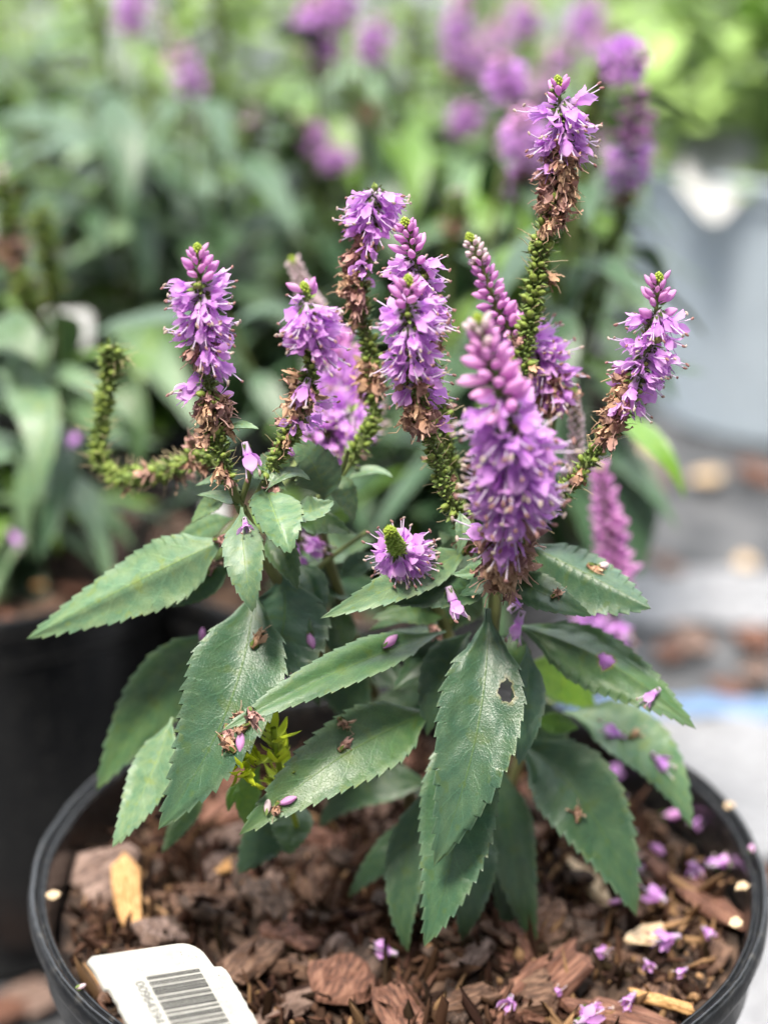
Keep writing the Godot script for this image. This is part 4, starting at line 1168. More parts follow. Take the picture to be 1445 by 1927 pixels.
		sh.ball(Vector3(at.x, y - 0.001 + soil_height(at.x, at.z), at.z), b, 3, 5, col * v, col * v, 0.45, rng)
	single("mulch_crumbs", sh.mesh(M.dry), Transform3D.IDENTITY, "fine brown and tan crumbs between the bark chips", "mulch", "", "stuff")


# ---------------------------------------------------------------- the white plant tag with its barcode
func build_tag() -> void:
	# its face: x across the short way, y down its length, z towards the reader
	var x := TAG_X
	var yv := TAG_Y
	var z := x.cross(-yv).normalized()
	var frame := Transform3D(Basis(x, -yv, z), TAG_AT)
	var t := thing("plant_tag", Vector3.ZERO, "white plastic plant tag with barcode stuck in the near pot", "tag", "white plant tags")
	t.transform = frame
	rng.seed = 3
	# outline in millimetres, y down; the long sides are torn and uneven
	var o := PackedVector2Array()
	for q in [[-1.2, 1.4], [0.6, 0.0]]:
		o.append(Vector2(q[0], q[1]))
	var w := TAG_W
	for k in 7:
		var a := -PI / 2 + PI / 2 * k / 6
		o.append(Vector2(w - 6 + cos(a) * 6, 6 + sin(a) * 6))
	o.append(Vector2(w + 0.4, 9.6))
	o.append(Vector2(w + 2.4, 9.9))
	o.append(Vector2(w + 3.2, 11.2))
	for k in 22:
		o.append(Vector2(w + 3.3 + rng.randf_range(-0.2, 0.2), 12.4 + k * 1.2))
	o.append(Vector2(w + 2.0, 40.5))
	o.append(Vector2(w * 0.62, 42))
	o.append(Vector2(w * 0.40, 42))
	o.append(Vector2(1.6, 40.5))
	for k in 22:
		var yy := 38.6 - k * 1.2
		o.append(Vector2(0.9 + rng.randf_range(-0.2, 0.2), yy))
	o.append(Vector2(0.6, 11.4))
	o.append(Vector2(-0.5, 11.0))
	o.append(Vector2(-0.7, 4))
	var th := 0.9
	var sh := Shape.new()
	var idx := Geometry2D.triangulate_polygon(o)
	for side in 2:
		var first := sh.v.size()
		for p in o:
			sh.put(Vector3(p.x, -p.y, -th * side) * MM, Color.WHITE)
		for k in range(0, idx.size(), 3):
			if (side == 0) == (((o[idx[k + 1]] - o[idx[k]]).cross(o[idx[k + 2]] - o[idx[k]])) > 0):
				sh.tri(first + idx[k], first + idx[k + 1], first + idx[k + 2])
			else:
				sh.tri(first + idx[k], first + idx[k + 2], first + idx[k + 1])
	for k in o.size():
		var p := o[k]
		var q := o[(k + 1) % o.size()]
		var a := sh.put(Vector3(p.x, -p.y, 0) * MM, Color.WHITE)
		sh.put(Vector3(q.x, -q.y, 0) * MM, Color.WHITE)
		sh.put(Vector3(q.x, -q.y, -th) * MM, Color.WHITE)
		sh.put(Vector3(p.x, -p.y, -th) * MM, Color.WHITE)
		sh.quad(a, a + 1, a + 2, a + 3)
	part("card", sh.mesh(M.card), t)
	# the stake bends down from the card into the mulch
	var stake := Shape.new()
	var foot := frame.affine_inverse() * Vector3(TAG_AT.x + 0.045, 0.175, 0.058)
	var top := Vector3(w * 0.51, -41, -0.45) * MM
	var bent := smooth_path([top, top + Vector3(0, -7, -3) * MM, foot.lerp(top, 0.45) + Vector3(0, -4, -2) * MM, foot])
	for k in bent.size():
		var half: float = lerp(3.4, 1.2, float(k) / bent.size()) * MM
		for e in [[-half, 0.45], [half, 0.45], [half, -0.45], [-half, -0.45]]:
			stake.put(bent[k] + Vector3(e[0], 0, e[1] * MM), Color.WHITE)
	for k in bent.size() - 1:
		for e in 4:
			stake.quad(k * 4 + e, k * 4 + (e + 1) % 4, k * 4 + 4 + (e + 1) % 4, k * 4 + 4 + e)
	part("stake", stake.mesh(M.card), t)
	# the bars run across; each a thin printed line
	var yy := 9.4
	var x0 := TAG_BAR
	var x1 := TAG_BAR + 15.5
	while yy < 39.0:
		# groups of fine lines, parted by wider gaps
		var n := 3 + rng.randi() % 4
		for k in n:
			var bar := rng.randf_range(0.14, 0.42)
			var bm := BoxMesh.new()
			bm.size = Vector3(x1 - x0, bar, 0.05) * MM
			bm.material = M.ink
			part("barcode_bar", bm, t, Transform3D(Basis.IDENTITY, Vector3((x0 + x1) * 0.5, -(yy + bar * 0.5), 0.035) * MM))
			yy += bar + rng.randf_range(0.09, 0.2)
		yy += rng.randf_range(0.25, 0.55)
	var txt := TextMesh.new()
	var f := SystemFont.new()
	f.font_names = PackedStringArray(["Droid Sans"])
	txt.font = f
	txt.text = "00964394"
	txt.font_size = 32
	txt.pixel_size = 0.000094
	txt.depth = 0.00005
	txt.material = M.ink
	part("printed_number", txt, t, Transform3D(Basis(Vector3(0, 0, 1), -PI / 2), Vector3(x0 - 2.6, -17.5, 0.04) * MM))
	# dirt specks on the face
	var dirt := Shape.new()
	for k in 90:
		var p := Vector2(rng.randf_range(1.5, w + 0.5), rng.randf_range(3, 38))
		if rng.randf() < 0.6:
			p.x = rng.randf_range(w * 0.72, w + 1.0)
		if p.x > x0 - 5 and p.x < x1 + 0.5 and p.y > 10:
			continue
		dirt.ball(Vector3(p.x, -p.y, 0.02) * MM, Basis(Vector3(0, 0, 1), rng.randf() * 3).scaled_local(Vector3(rng.randf_range(0.08, 0.32), rng.randf_range(0.06, 0.14), 0.06) * MM), 3, 5, Color(0.07, 0.055, 0.04), Color(0.07, 0.055, 0.04))
	part("dirt_specks", dirt.mesh(M.dry), t).set_meta("kind", "stuff")


# ---------------------------------------------------------------- plants standing behind
var far_leaves := []
var far_spikes := []


func make_far_pieces() -> void:
	rng.seed = 14
	for t in [0, 1, 2, 4, 3]:
		var set := []
		for k in 3:
			var dip := rng.randf_range(0.006, 0.03)
			var l := leaf_shape(Vector3.ZERO, Vector3(0.034, 0.006 - dip * 0.2, 0), Vector3(0.070, -dip, 0), 0.0175, Vector3.UP, 0.15, TINTS[t] * rng.randf_range(0.9, 1.15), 9, [], 3)
			set.append(l.mesh)
		far_leaves.append(set)
	far_spikes = [
		far_spike(201, [[0.25, "bud"], [0.85, "floret"], [1.0, "dry"]], 0.050),
		far_spike(202, [[0.5, "pale"], [0.7, "bud"], [1.0, "floret"]], 0.042),
		far_spike(203, [[1.0, "seed"]], 0.060),
		far_spike(204, [[0.15, "bud"], [1.0, "floret"]], 0.036),
		far_spike(205, [[0.35, "bud"], [0.6, "floret"], [0.75, "dry"], [1.0, "seed"]], 0.070),
		far_spike(206, [[0.45, "pale"], [0.6, "bud"], [0.8, "dry"], [1.0, "seed"]], 0.048),
		far_spike(207, [[0.10, "pale"], [0.45, "seed"], [0.70, "dry"], [1.0, "seed"]], 0.055)]


# sprigs = [[tip, foot, which spike], ...]: the spikes one can see; the rest of the plant is leafy stems
func back_plant(at: Vector3, sprigs: Array, stems: int, tall: float, sd: int, tints: Array, label: String, wide := 0.07, big := 1.0, hanging := []) -> void:
	var t := thing("flowering_plant", at, label, "plant", "potted speedwell plants")
	rng.seed = sd
	var olive := Color(0.14, 0.18, 0.06)
	var ways := []
	for k in sprigs.size():
		var tip: Vector3 = sprigs[k][0] - at
		var foot: Vector3 = sprigs[k][1] - at
		var a := rng.randf() * TAU
		var low := Vector3(cos(a) * 0.02, 0, sin(a) * 0.02)
		var knee := foot * Vector3(0.75, 0, 0.75) + Vector3(0, foot.y * 0.45, 0)
		ways.append([low, knee, foot])
		var y := tip - foot
		var mesh: ArrayMesh = far_spikes[sprigs[k][2]]
		var len: float = mesh.get_aabb().size.y
		var fat: float = sprigs[k][3] if sprigs[k].size() > 3 else 1.15
		var b := face(y, Vector3(0, 0, 1))
		part("flower_spike", mesh, t, Transform3D(b.scaled_local(Vector3(fat, y.length() / (len * 0.92), fat)), foot))
	for k in stems:
		var a := TAU * k / stems + rng.randf_range(-0.3, 0.3)
		var r := rng.randf_range(0.3, 1.0) * wide
		var h := tall * rng.randf_range(0.65, 1.0)
		ways.append([Vector3(cos(a) * 0.02, 0, sin(a) * 0.02), Vector3(cos(a) * r * 0.6, h * 0.5, sin(a) * r * 0.6), Vector3(cos(a) * r, h, sin(a) * r)])
	for w in ways:
		var p := smooth_path(w, 6)
		var sh := Shape.new()
		var n := p.size()
		var rads := []
		var cols := []
		for k in n:
			rads.append(lerp(0.0024, 0.0012, float(k) / n))
			cols.append(olive * rng.randf_range(0.85, 1.15))
		sh.tube(p, rads, 6, cols)
		part("stem", sh.mesh(M.green), t)
		var l := path_length(p)
		var s := 0.02
		var turn := rng.randf() * TAU
		while s < l * 0.97:
			var q := along(p, s)
			for side in 2:
				var a := turn + PI * side + rng.randf_range(-0.3, 0.3)
				var size: float = rng.randf_range(0.75, 1.25) * lerp(1.15, 0.75, s / l) * big
				var b := Basis(Vector3.UP, a) * Basis(Vector3(0, 0, 1), rng.randf_range(-0.9, 0.55)) * Basis(Vector3.RIGHT, rng.randf_range(-0.4, 0.4))
				var ts: Array = far_leaves[tints[rng.randi() % tints.size()]]
				part("leaf", ts[rng.randi() % 3], t, Transform3D(b.scaled_local(Vector3.ONE * size), q[0]))
			turn += PI / 2
			s += rng.randf_range(0.019, 0.034) * big
	# single leaves that hang out of the plant
	for l in hanging:
		part("leaf", leaf_shape(l[0] - at, l[1] - at, l[2] - at, l[3], l[4], 0.15, TINTS[l[5]], 10, [], 4).mesh, t)


# broad-leaved shrubs farther off
func shrub(at: Vector3, r: float, h: float, n: int, sd: int, tint: Color, label: String, big := 1.0) -> void:
	rng.seed = sd
	var t := thing("leafy_shrub", at, label, "shrub", "leafy shrubs in the rows behind")
	for k in 5:
		var a := TAU * k / 5
		var sh := Shape.new()
		sh.tube([Vector3(cos(a) * 0.02, 0, sin(a) * 0.02), Vector3(cos(a) * r * 0.3, h * 0.5, sin(a) * r * 0.3), Vector3(cos(a) * r * 0.6, h * 0.85, sin(a) * r * 0.6)], [0.006, 0.004, 0.002], 6, [Color(0.10, 0.08, 0.05), Color(0.12, 0.11, 0.05), Color(0.14, 0.16, 0.06)])
		part("stem", sh.mesh(M.green), t)
	var f := Shape.new()
	for k in n:
		var a := rng.randf() * TAU
		var q := pow(rng.randf(), 0.45)
		var up := rng.randf()
		var p := Vector3(cos(a) * r * q * sqrt(1.0 - pow(up * 2 - 1, 2) * 0.8), h * (0.15 + 0.9 * up), sin(a) * r * q * sqrt(1.0 - pow(up * 2 - 1, 2) * 0.8))
		var d := Vector3(cos(a + rng.randf_range(-0.8, 0.8)), rng.randf_range(-0.5, 0.7), sin(a + rng.randf_range(-0.8, 0.8)))
		var c := tint * rng.randf_range(0.7, 1.35)
		f.blade(p, d, Vector3(0, -1, 0), rng.randf_range(0.05, 0.085) * big, rng.randf_range(0.028, 0.045) * big, rng.randf_range(0.1, 0.9), 0.25, 0.42, 4, c, c * 1.1)
	part("foliage", f.mesh(M.green), t)


func wrinkled_sheet(at: Vector3, sx: float, sz: float, sd: int, lift: float) -> Shape:
	var sh := Shape.new()
	var nx := 40
	var nz := 30
	for k in nz + 1:
		for j in nx + 1:
			var x := (float(j) / nx - 0.5) * sx
			var z := (float(k) / nz - 0.5) * sz
			var e := leaf_noise.get_noise_2d(x * 260 + sd * 31, z * 260) * 0.012 + leaf_noise.get_noise_2d(x * 900 + sd * 31, z * 900) * 0.003
			sh.put(Vector3(x + leaf_noise.get_noise_2d(z * 400, sd * 9) * 0.012, lift + abs(e), z + leaf_noise.get_noise_2d(x * 300, sd * 5) * 0.014), Color.WHITE)
	for k in nz:
		for j in nx:
			var a := k * (nx + 1) + j
			sh.quad(a, a + 1, a + nx + 2, a + nx + 1)
	return sh


func small_tag(at: Vector3, w: float, h: float, turn: float, lean: float, label: String) -> void:
	var sh := Shape.new()
	var o := [[-0.5, 0.0], [-0.5, 0.85], [-0.38, 1.0], [0.38, 1.0], [0.5, 0.85], [0.5, 0.0], [0.08, -0.6], [-0.08, -0.6]]
	for side in 2:
		for q in o:
			sh.put(Vector3(q[0] * w, q[1] * h, 0.0005 - 0.001 * side), Color.WHITE)
	for k in range(1, 7):
		sh.tri(0, k, k + 1)
		sh.tri(8, 8 + k + 1, 8 + k)
	for k in 8:
		sh.quad(k, k + 8, (k + 1) % 8 + 8, (k + 1) % 8)
	var b := Basis.from_euler(Vector3(lean, turn, 0))
	single("plant_tag", sh.mesh(M.white_card), Transform3D(b, at), label, "tag", "white plant tags")


func build_background() -> void:
	# the other pots and what grows in them
	var pots := [
		[Vector3(-0.205, 0, -0.318), 0.115, 0.213, "black nursery pot close behind the near pot with brown mulch inside"],
		[Vector3(-0.015, 0, -0.335), 0.115, 0.205, "black nursery pot hidden right behind the near plant"],
		[Vector3(-0.33, 0, -0.56), 0.115, 0.205, "black pot in the second row at the outer end"],
		[Vector3(-0.16, 0, -0.60), 0.115, 0.205, "black pot in the second row behind the gap between two plants"],
		[Vector3(0.055, 0, -0.60), 0.115, 0.205, "black pot in the second row behind the tall spike"],
		[Vector3(-0.50, 0, -0.86), 0.115, 0.205, "black pot in the third row at the outer end"],
		[Vector3(-0.26, 0, -0.86), 0.115, 0.205, "black pot in the third row, second from its outer end"],
		[Vector3(-0.02, 0, -0.86), 0.115, 0.205, "black pot in the third row, third from its outer end"]]
	for k in pots.size():
		make_pot(pots[k][0], pots[k][1], pots[k][2], M.plastic, pots[k][3], "black nursery pots", 60 + k)
		make_soil(pots[k][0], pots[k][1] * 0.938, pots[k][2] - 0.018, "brown mulch and soil in the " + ["pot close behind the near pot", "pot hidden behind the near plant", "outer pot of the second row", "middle pot of the second row", "inner pot of the second row", "outer pot of the third row", "second pot of the third row", "third pot of the third row"][k], 14)
	make_pot(Vector3(0.425, 0, -1.19), 0.195, 0.268, M.blue_pot, "large pale blue-grey pot standing on the ground fabric", "", 80)
	make_soil(Vector3(0.425, 0, -1.19), 0.17, 0.24, "dark soil in the large pale blue-grey pot", 10)
	# mulch of the pot close behind
	rng.seed = 90
	for k in 40:
		var a := rng.randf() * TAU
		var r := sqrt(rng.randf()) * 0.099
		var s := rng.randf_range(0.010, 0.022)
		chip(Vector3(-0.205 + cos(a) * r, 0.200, -0.318 + sin(a) * r), Vector3(s, s, s * 0.7), rng.randf() * TAU, Vector2(rng.randf_range(-0.4, 0.4), rng.randf_range(-0.4, 0.4)), k % 9, M.bark[[0, 1, 2, 1][k % 4]] if k % 9 else M.wood, ("small " if s < 0.014 else "middling " if s < 0.018 else "large ") + (["dull brown", "reddish", "dark", "reddish"][k % 4] if k % 9 else "orange") + " chip in the pot close behind, " + ("at its near rim" if sin(a) * r > 0.04 else "at its far rim" if sin(a) * r < -0.04 else "in its middle") + (" plant side" if cos(a) > 0 else " outer side"), "bark chips in the pot close behind")
	back_plant(Vector3(-0.205, 0.19, -0.318), [[Vector3(-0.1494, 0.3790, -0.2600), Vector3(-0.1480, 0.3367, -0.2700), 2, 1.5], [Vector3(-0.1652, 0.3934, -0.2600), Vector3(-0.1629, 0.3391, -0.2700), 6, 1.4], [Vector3(-0.1575, 0.3529, -0.2500), Vector3(-0.1543, 0.3152, -0.2700), 2, 1.3]], 5, 0.09, 301, [0, 1, 1, 4], "speedwell with brown seed spikes in the pot close behind", 0.06, 1.0, [[Vector3(-0.1749, 0.3083, -0.2600), Vector3(-0.1480, 0.3038, -0.2200), Vector3(-0.1490, 0.2666, -0.2000), 0.020, Vector3(0, 0.4, 0.9), 1], [Vector3(-0.1485, 0.2889, -0.2600), Vector3(-0.1463, 0.2661, -0.2400), Vector3(-0.1539, 0.2344, -0.2200), 0.016, Vector3(0.3, 0.3, 0.9), 0], [Vector3(-0.1728, 0.3323, -0.2500), Vector3(-0.1569, 0.3340, -0.2300), Vector3(-0.1427, 0.3220, -0.2200), 0.018, Vector3(0, 0.8, 0.5), 4], [Vector3(-0.1322, 0.3026, -0.2800), Vector3(-0.1177, 0.2938, -0.2600), Vector3(-0.1118, 0.2675, -0.2500), 0.018, Vector3(0.1, 0.4, 0.9), 4]])
	back_plant(Vector3(-0.015, 0.182, -0.335), [[Vector3(0.0964, 0.4270, -0.2400), Vector3(0.0949, 0.3689, -0.2600), 4], [Vector3(0.0527, 0.4216, -0.2600), Vector3(0.0545, 0.3919, -0.2700), 0], [Vector3(0.0451, 0.4404, -0.3000), Vector3(0.0503, 0.4192, -0.3000), 3], [Vector3(0.0981, 0.4450, -0.2200), Vector3(0.0817, 0.4412, -0.2300), 3], [Vector3(0.0797, 0.4392, -0.2300), Vector3(0.0752, 0.4051, -0.2400), 2], [Vector3(0.0915, 0.3689, -0.2600), Vector3(0.0802, 0.3200, -0.2700), 2], [Vector3(0.0278, 0.3801, -0.3000), Vector3(0.0258, 0.3540, -0.3000), 6], [Vector3(0.0791, 0.3697, -0.2800), Vector3(0.0848, 0.3223, -0.2800), 2]], 7, 0.15, 302, [0, 0, 4, 2], "purple speedwell right behind the near plant with a bent flower spike", 0.075, 1.0, [[Vector3(0.0800, 0.3182, -0.1700), Vector3(0.0959, 0.3115, -0.1500), Vector3(0.1063, 0.2937, -0.1400), 0.011, Vector3(0.3, 0.7, 0.6), 3], [Vector3(0.0611, 0.3112, -0.2500), Vector3(0.0687, 0.2983, -0.2300), Vector3(0.0715, 0.2589, -0.2200), 0.026, Vector3(0, 0.4, 0.9), 0], [Vector3(0.0888, 0.2808, -0.2400), Vector3(0.1038, 0.2587, -0.2400), Vector3(0.1067, 0.2226, -0.2300), 0.024, Vector3(0.2, 0.4, 0.9), 0]])
	back_plant(Vector3(-0.33, 0.182, -0.56), [[Vector3(-0.1468, 0.4593, -0.5600), Vector3(-0.1553, 0.4297, -0.5600), 3]], 9, 0.24, 303, [0, 2, 1, 4, 2], "leafy speedwell at the outer end of the second row", 0.11, 1.45)
	back_plant(Vector3(-0.16, 0.182, -0.60), [[Vector3(-0.1327, 0.4482, -0.5200), Vector3(-0.1140, 0.4006, -0.5200), 1], [Vector3(-0.0579, 0.3873, -0.5200), Vector3(-0.0423, 0.3702, -0.5200), 1], [Vector3(-0.0813, 0.3909, -0.5400), Vector3(-0.0807, 0.3680, -0.5400), 5], [Vector3(-0.0319, 0.3735, -0.5000), Vector3(-0.0314, 0.3587, -0.5000), 3], [Vector3(-0.0967, 0.4590, -0.5000), Vector3(-0.0938, 0.4198, -0.5000), 2], [Vector3(-0.1650, 0.4562, -0.5000), Vector3(-0.1584, 0.4227, -0.5000), 2]], 9, 0.22, 304, [0, 2, 1, 4, 2], "leafy speedwell in the second row with a leaning pale-tipped spike", 0.12, 1.5)
	back_plant(Vector3(0.055, 0.182, -0.60), [[Vector3(0.0422, 0.4516, -0.6000), Vector3(0.0398, 0.3985, -0.6000), 0], [Vector3(0.0598, 0.4283, -0.5800), Vector3(0.0737, 0.3911, -0.5800), 1], [Vector3(0.0833, 0.4466, -0.6400), Vector3(0.0859, 0.4176, -0.6400), 0], [Vector3(0.1086, 0.4318, -0.6200), Vector3(0.1031, 0.4030, -0.6200), 1], [Vector3(0.1301, 0.4498, -0.6400), Vector3(0.1181, 0.4176, -0.6400), 3], [Vector3(0.0465, 0.3917, -0.5600), Vector3(0.0418, 0.3700, -0.5600), 3], [Vector3(0.0505, 0.3557, -0.5000), Vector3(0.0608, 0.3422, -0.5000), 1], [Vector3(0.1234, 0.3825, -0.6000), Vector3(0.1247, 0.3532, -0.6000), 1], [Vector3(0.0687, 0.4485, -0.6000), Vector3(0.0646, 0.4175, -0.6000), 1], [Vector3(0.0936, 0.4191, -0.5800), Vector3(0.0916, 0.3880, -0.5800), 1], [Vector3(0.0542, 0.4223, -0.6200), Vector3(0.0566, 0.3900, -0.6200), 0], [Vector3(0.0829, 0.4025, -0.5600), Vector3(0.0870, 0.3747, -0.5600), 1], [Vector3(0.1364, 0.4381, -0.6200), Vector3(0.1296, 0.4095, -0.6200), 1]], 8, 0.20, 305, [0, 4, 1, 2], "speedwell with many blurred lilac spikes in the second row", 0.10, 1.35)
	back_plant(Vector3(-0.50, 0.182, -0.86), [], 9, 0.25, 306, [4, 3, 1, 4], "bright leafy speedwell at the outer end of the third row", 0.13, 1.3)
	back_plant(Vector3(-0.26, 0.182, -0.86), [], 9, 0.25, 307, [0, 4, 3, 1, 2], "green leafy speedwell, second in the third row", 0.13, 1.3)
	back_plant(Vector3(-0.02, 0.182, -0.86), [[Vector3(-0.0391, 0.4568, -0.5500), Vector3(-0.0410, 0.4065, -0.5500), 0], [Vector3(-0.0255, 0.4593, -0.5600), Vector3(-0.0305, 0.4297, -0.5600), 0], [Vector3(-0.0049, 0.4408, -0.5500), Vector3(-0.0148, 0.4140, -0.5500), 3], [Vector3(-0.0504, 0.4505, -0.5600), Vector3(-0.0462, 0.4207, -0.5600), 3], [Vector3(-0.0217, 0.4065, -0.5500), Vector3(-0.0102, 0.3698, -0.5500), 6], [Vector3(0.0130, 0.4422, -0.5500), Vector3(0.0102, 0.3883, -0.5500), 2]], 9, 0.24, 308, [0, 4, 4, 1], "speedwell with a cluster of purple spikes in the third row", 0.13, 1.3)
	# a green leaf of the plant behind that hangs out over the ground
	shrub(Vector3(0.42, 0.24, -1.19), 0.19, 0.20, 420, 401, Color(0.24, 0.36, 0.10), "light green leafy plant growing in the blue-grey pot")
	var rows := [[Vector3(0.42, 0, -1.95), 0.34, 0.60, 700, Color(0.24, 0.36, 0.10), "pale green leafy shrub behind the blue-grey pot"],
		[Vector3(0.95, 0, -2.0), 0.36, 0.62, 700, Color(0.26, 0.38, 0.12), "pale green shrub beside the one behind the blue-grey pot"],
		[Vector3(-0.15, 0, -1.75), 0.32, 0.55, 700, Color(0.19, 0.29, 0.07), "dark green shrub behind the third row of pots"],
		[Vector3(-0.75, 0, -1.65), 0.34, 0.60, 700, Color(0.24, 0.36, 0.06), "yellow-green shrub behind the outer end of the rows"],
		[Vector3(0.15, 0, -2.6), 0.45, 0.68, 700, Color(0.19, 0.29, 0.07), "mid green shrub far behind the lilac spikes"],
		[Vector3(-0.6, 0, -2.6), 0.45, 0.68, 700, Color(0.22, 0.34, 0.08), "light green shrub far behind the leafy rows"],
		[Vector3(1.1, 0, -3.2), 0.55, 0.74, 700, Color(0.26, 0.38, 0.12), "farthest pale green shrub beyond the blue-grey pot"],
		[Vector3(-1.3, 0, -3.2), 0.55, 0.74, 700, Color(0.21, 0.33, 0.07), "farthest green shrub beyond the outer rows"]]
	for k in rows.size():
		shrub(rows[k][0], rows[k][1], rows[k][2], rows[k][3], 410 + k, rows[k][4], rows[k][5])
	# unseen hedge plants added all round to cut the low side light
	var shade_hedges := [[Vector3(-1.9, 0, -0.6), "unseen added hedge plant beside the rows, beyond the outer end"], [Vector3(-1.7, 0, 1.0), "unseen added hedge plant beside the photographer, near the black pots"], [Vector3(1.9, 0, 0.2), "unseen added hedge plant beside the fabric path"], [Vector3(1.7, 0, 1.6), "unseen added hedge plant behind the photographer, path side"], [Vector3(-0.6, 0, 2.1), "unseen added hedge plant straight behind the photographer"], [Vector3(0.6, 0, 2.2), "unseen added hedge plant behind the photographer, next along"], [Vector3(-1.75, 0, 0.2), "unseen added hedge plant halfway along the outer side"], [Vector3(1.95, 0, -0.9), "unseen added hedge plant far along the fabric path"], [Vector3(-1.3, 0, 1.8), "unseen added hedge plant at the corner behind the photographer, outer side"], [Vector3(1.75, 0, 0.9), "unseen added hedge plant halfway along the fabric path"], [Vector3(-2.0, 0, -4.6), "unseen added hedge plant closing the rows, outermost"], [Vector3(-0.7, 0, -4.8), "unseen added hedge plant closing the rows, second from the outer end"], [Vector3(0.7, 0, -4.8), "unseen added hedge plant closing the rows, third from the outer end"], [Vector3(2.0, 0, -4.6), "unseen added hedge plant closing the rows at the path end"]]
	for k in shade_hedges.size():
		shrub(shade_hedges[k][0], 0.85, 2.5, 2800, 430 + k, Color(0.06, 0.12, 0.04), shade_hedges[k][1], 2.2)
	# white tags in the pots behind
	small_tag(Vector3(-0.1707, 0.2857, -0.4000), 0.026, 0.016, 0.1, -0.5, "white tag blurred between the seed spikes and the curled spike")
	small_tag(Vector3(0.2964, 0.2612, -1.0400), 0.066, 0.062, -0.15, -0.75, "big white tag standing at the edge of the blue-grey pot")
	small_tag(Vector3(-0.0731, 0.2663, -0.1900), 0.010, 0.007, 0.2, -0.4, "small white tag behind the long pale leaf")
	fallen("floret", Vector3(-0.1360, 0.2870, -0.2200), Vector3(0, 0.6, 0.8), 1.2, 0.8, "blurred violet flower caught beside the curled seed spike")
	fallen("floret", Vector3(-0.1663, 0.2447, -0.2300), Vector3(0, 0.6, 0.8), 1.3, 2.1, "blurred violet flower at the edge over the mulch behind")
	# what lies on the ground between the pots
	var s1 := wrinkled_sheet(Vector3.ZERO, 0.42, 0.10, 3, 0.006)
	single("plastic_sheet", s1.mesh(M.sheet), Transform3D(Basis(Vector3.UP, 0.05), Vector3(0.2642, 0.0000, -0.6924)), "narrow crumpled white plastic strip on the dark ground fabric", "plastic sheet")
	var t := thing("plastic_sheet", Vector3(0.2202, 0.0000, -0.4276), "crumpled white plastic sheet with a blue band beside the near pot", "plastic sheet")
	part("white_part", wrinkled_sheet(Vector3.ZERO, 0.36, 0.17, 5, 0.006).mesh(M.sheet), t, Transform3D(Basis.IDENTITY, Vector3(0, 0, 0.012)))
	part("blue_band", wrinkled_sheet(Vector3.ZERO, 0.36, 0.024, 8, 0.006).mesh(M.stripe), t, Transform3D(Basis.IDENTITY, Vector3(0, 0.0, -0.087)))
	var s3 := wrinkled_sheet(Vector3.ZERO, 0.30, 0.16, 7, 0.006)
	single("plastic_sheet", s3.mesh(M.sheet), Transform3D(Basis(Vector3.UP, 0.4), Vector3(0.2160, 0.0000, -0.2405)), "pale sheet added for the lighter ground beside the near edge of the pot", "plastic sheet")  # pale sheet added in place of a lighter stretch of ground
	var spots := [[Vector3(0.2142, 0.0100, -0.6109), 0.040], [Vector3(0.2596, 0.0100, -0.6109), 0.042], [Vector3(0.2822, 0.0100, -0.7522), 0.036], [Vector3(0.2504, 0.0100, -0.5607), 0.032], [Vector3(0.2249, 0.0100, -0.5334), 0.028], [Vector3(0.2265, 0.0100, -1.0122), 0.045], [Vector3(0.2422, 0.0100, -0.9525), 0.040], [Vector3(0.3379, 0.0100, -0.9670), 0.05], [Vector3(0.2909, 0.0100, -0.9525), 0.045], [Vector3(0.2178, 0.0100, -0.7468), 0.036], [Vector3(0.1941, 0.0100, -0.3124), 0.030], [Vector3(-0.1916, 0.0100, -0.2525), 0.026], [Vector3(-0.1733, 0.0100, -0.2155), 0.030], [Vector3(-0.1830, 0.0100, -0.2077), 0.028], [Vector3(-0.2042, 0.0100, -0.3224), 0.028], [Vector3(0.2107, 0.0100, -0.8708), 0.040], [Vector3(0.1954, 0.0100, -0.5895), 0.03]]
	rng.seed = 70
	for k in spots.size():
		var s: float = spots[k][1]
		chip(spots[k][0] + Vector3(0, 0.002, 0), Vector3(s, s * 0.5, s * 0.8), rng.randf() * 6, Vector2(0.1, 0.1), k % 9, [M.bark[3], M.bark[1], M.straw][k % 3], ["tan chip below the middle of the white plastic strip", "brown chip below the outer end of the white plastic strip", "straw coloured chip on the fabric above the white strip", "greyish chip between the white strip and the blue band", "reddish chip just above the blue band", "pale chip at the foot of the pale blue pot behind the hanging leaf", "grey chip on the fabric below the hanging green leaf", "reddish chip under the outer side of the pale blue pot", "straw chip under the middle of the pale blue pot", "grey chip on the fabric beside the pink bud spike", "reddish chip between the rim and the pale sheet", "straw chip on the ground beside the tag side of the rim", "grey chip on the ground below the tag side rim, frontmost", "reddish chip on the ground at the lower corner by the rim", "straw chip on the shaded ground between the two black pots", "grey chip beside the tall pink bud spike, farther back", "reddish chip beside the tip of the folded upper leaf"][k], "bark chips on the ground fabric")


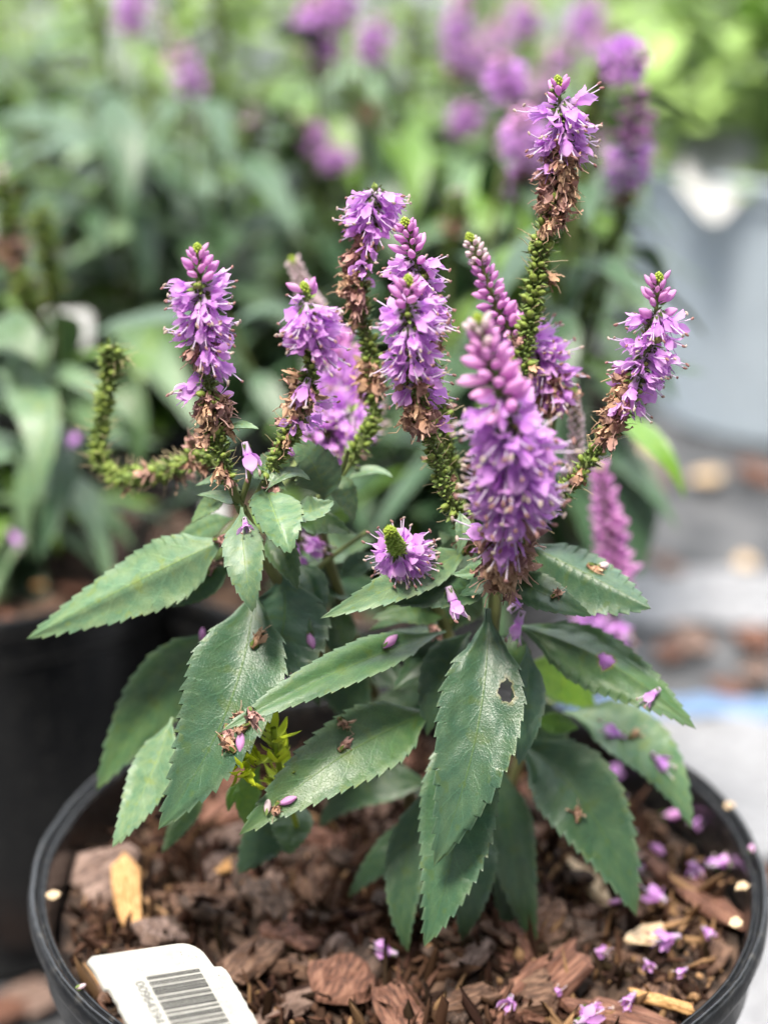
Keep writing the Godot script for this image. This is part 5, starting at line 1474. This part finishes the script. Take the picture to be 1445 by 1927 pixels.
# ---------------------------------------------------------------- scene
func _ready() -> void:
	leaf_noise.seed = 2
	leaf_noise.frequency = 0.02
	leaf_noise.fractal_octaves = 3
	var cam := Camera3D.new()
	cam.name = "camera"
	cam.position = Vector3(-0.0047, 0.498, 0.405)
	cam.rotation_degrees = Vector3(-21, 0, 0)
	cam.near = 0.01
	cam.far = 200.0
	var lens := CameraAttributesPhysical.new()
	lens.frustum_focal_length = 36.915
	lens.frustum_focus_distance = 0.424
	lens.exposure_aperture = 3.1
	lens.frustum_near = 0.01
	lens.frustum_far = 200.0
	cam.attributes = lens
	cam.fov = 36.0153
	add_child(cam)
	var sky_mat := ProceduralSkyMaterial.new()
	sky_mat.sky_top_color = Color(0.88, 0.90, 0.93)
	sky_mat.sky_horizon_color = Color(0.88, 0.90, 0.92)
	sky_mat.ground_horizon_color = Color(0.35, 0.37, 0.34)
	sky_mat.ground_bottom_color = Color(0.20, 0.20, 0.18)
	sky_mat.sun_angle_max = 30.0
	var sky := Sky.new()
	sky.sky_material = sky_mat
	var env := Environment.new()
	env.background_mode = Environment.BG_SKY
	env.sky = sky
	env.tonemap_mode = Environment.TONE_MAPPER_LINEAR
	env.tonemap_exposure = 4.75
	env.sdfgi_enabled = true
	env.ssao_enabled = true
	env.ssil_enabled = true
	var we := WorldEnvironment.new()
	we.name = "environment"
	we.environment = env
	add_child(we)
	var sun := DirectionalLight3D.new()
	sun.name = "sun"
	sun.rotation_degrees = Vector3(-66, -28, 0)
	sun.light_energy = 0.5
	sun.light_angular_distance = 14.0
	sun.light_color = Color(1.0, 0.97, 0.92)
	sun.shadow_enabled = true
	add_child(sun)

	make_materials()
	make_pieces()
	make_chips()
	# the ground fabric
	var g := Shape.new()
	var nseg := 60
	for k in nseg + 1:
		for j in nseg + 1:
			var x := (float(j) / nseg - 0.5)
			var z := (float(k) / nseg - 0.5)
			g.put(Vector3(sign(x) * pow(abs(x) * 2, 3) * 40, 0, sign(z) * pow(abs(z) * 2, 3) * 40), Color.WHITE)
	for k in nseg:
		for j in nseg:
			var a := k * (nseg + 1) + j
			g.quad(a, a + 1, a + nseg + 2, a + nseg + 1)
	var ground := part("ground", g.mesh(M.fabric), self)
	tag(ground, "dark grey woven ground fabric under the pots", "ground", "", "structure")
	# the near pot
	make_pot(POT, 0.115, 0.2155, M.plastic, "black nursery pot of the sharp plant, its rim dusted with crumbs", "black nursery pots", 40)
	make_soil(POT, 0.1082, 0.193, "dark crumbly potting soil in the near pot", 60)
	build_mulch()
	build_plant()
	build_fallen()
	build_tag()
	make_far_pieces()
	build_background()
	print("nodes ", get_child_count())


const TAG_X := Vector3(0.79581, -0.24993, -0.55155)
const TAG_Y := Vector3(0.49837, -0.24949, 0.83029)
const TAG_AT := Vector3(-0.07926, 0.24926, 0.07202)
const TAG_W := 31.43
const TAG_BAR := 11.8
